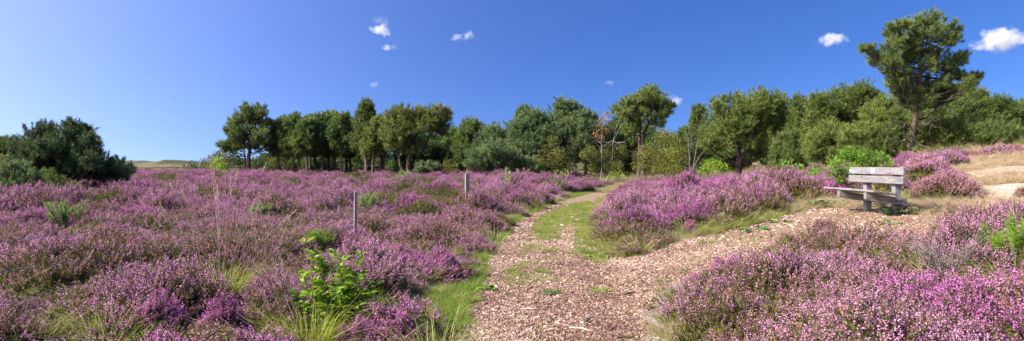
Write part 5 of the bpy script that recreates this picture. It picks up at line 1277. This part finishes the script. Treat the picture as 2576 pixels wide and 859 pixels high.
# ------------------------------------------------------------------ clouds: real puffs of vapour far away
def cloud_mat(name, dens, seed, soft):
    m, t = nt(name); n = N(t); tc = n('ShaderNodeTexCoord').outputs['Object']
    nz = n('ShaderNodeTexNoise', i_Scale=.045, i_Detail=5., i_Roughness=.62); mp = n('ShaderNodeMapping'); mp.inputs['Location'].default_value = (seed * 31, seed * 17, 0); t.links.new(tc, mp.inputs['Vector']); t.links.new(mp.outputs[0], nz.inputs['Vector'])
    ge = n('ShaderNodeTexCoord').outputs['Generated']; vm = n('ShaderNodeVectorMath', operation='SUBTRACT'); t.links.new(ge, vm.inputs[0]); vm.inputs[1].default_value = (.5, .5, .5)
    ln = n('ShaderNodeVectorMath', operation='LENGTH'); t.links.new(vm.outputs[0], ln.inputs[0])
    fall = n.math('MULTIPLY', n.math('MAXIMUM', n.math('SUBTRACT', ln.outputs['Value'], .12), 0.), .85)
    d = n.math('ADD', n.math('MULTIPLY', n.math('SUBTRACT', n.math('SUBTRACT', nz.outputs['Fac'], soft), fall), 3.2), 0., True)
    v = n('ShaderNodeVolumePrincipled'); v.inputs['Color'].default_value = (1, 1, 1, 1); v.inputs['Anisotropy'].default_value = .2
    t.links.new(n.math('MULTIPLY', d, dens), v.inputs['Density'])
    o = n('ShaderNodeOutputMaterial'); t.links.new(v.outputs[0], o.inputs['Volume']); return m
def cloud(label, puffs, seed, dens=.09, soft=.34, D=1500.):
    c = np.mean([[q[0], q[1]] for q in puffs], 0); ctr = np.array([(c[0] - CX) / FOC * D, D, zpx(c[1], D)]); r = np.random.default_rng(seed)
    bm_ = bpy.data.metaballs.new('cloud_seed'); b = MB(); nu, nv = 20, 12
    # a union of lumps wrapped in one closed skin: radius field sampled over directions
    cs = np.array([[(q[0] - CX) / FOC * D - ctr[0], r.normal() * q[2] * .2, zpx(q[1], D) - ctr[2]] for q in puffs]); rs_ = np.array([q[2] / FOC * D * 2.1 for q in puffs])
    bpy.data.metaballs.remove(bm_)
    th = np.arange(48) / 48 * 6.2832; ph = np.linspace(-.5 * math.pi, .5 * math.pi, 26)[1:-1]
    dirs = np.array([[math.cos(a) * math.cos(q), math.sin(a) * math.cos(q), math.sin(q)] for q in ph for a in th]); ext = []
    for d in np.concatenate([dirs, [[0, 0, -1]], [[0, 0, 1]]]):
        bq = cs @ d; cc = np.sum(cs ** 2, 1) - rs_ ** 2; disc = bq ** 2 - cc; hit = np.where(disc > 0, bq + np.sqrt(np.maximum(disc, 0)), 0); ext.append(max(hit.max(), .15 * rs_.max()))
    ext = np.array(ext)[:, None]; V = np.concatenate([dirs, [[0, 0, -1]], [[0, 0, 1]]]) * ext * np.array([1.08, 1, .74])
    nph = len(ph); F = [[i * 48 + j, i * 48 + (j + 1) % 48, (i + 1) * 48 + (j + 1) % 48, (i + 1) * 48 + j] for i in range(nph - 1) for j in range(48)]
    b.add(V, F); b.add(V, [[nph * 48, (j + 1) % 48, j] for j in range(48)]); b.add(V, [[nph * 48 + 1, (nph - 1) * 48 + j, (nph - 1) * 48 + (j + 1) % 48] for j in range(48)])
    o = b.build('cloud', cloud_mat('vapour', dens, seed, soft)); o.location = ctr; tag(o, label, 'cloud')
cloud('small bright white cloud, highest one above the slender grove', [(948, 82, 12), (958, 74, 14), (972, 72, 9), (942, 92, 7)], 1)
cloud('tiny white cloud just below the highest one above the grove', [(975, 122, 9), (986, 117, 9), (994, 118, 6)], 2, .05)
cloud('faint thin wisp of cloud above the highest white cloud', [(955, 50, 12), (965, 44, 9), (958, 40, 8)], 3, .012, .36)
cloud('ragged white cloud streak high above the middle of the wood', [(1140, 98, 9), (1155, 96, 12), (1170, 92, 14), (1182, 94, 13), (1188, 88, 8)], 4, .06, .37)
cloud('faint small cloud low above the slender grove', [(935, 216, 8), (944, 212, 9), (925, 218, 5)], 5, .04, .36)
cloud('white flat cloud left of the giant pine', [(2060, 108, 9), (2075, 101, 12), (2090, 98, 14), (2105, 100, 15), (2120, 105, 10), (2100, 108, 12)], 6)
cloud('large white cloud right of the giant pine', [(2462, 108, 12), (2480, 100, 18), (2500, 95, 22), (2520, 92, 22), (2545, 105, 18), (2535, 112, 16), (2565, 118, 14), (2580, 124, 10), (2500, 108, 20)], 7, .09, .30)
cloud('pale cloud half hidden behind the round topped pine', [(1680, 245, 10), (1690, 252, 12), (1700, 262, 10), (1712, 264, 8), (1685, 262, 10)], 8, .05, .34)
cloud('faint cloud remnant over the dense pine stand', [(2140, 217, 8), (2152, 216, 9)], 9, .02, .36)
cloud('faint tiny cloud above the orange birch', [(1528, 211, 6), (1537, 209, 7), (1543, 210, 4)], 10, .02, .36)
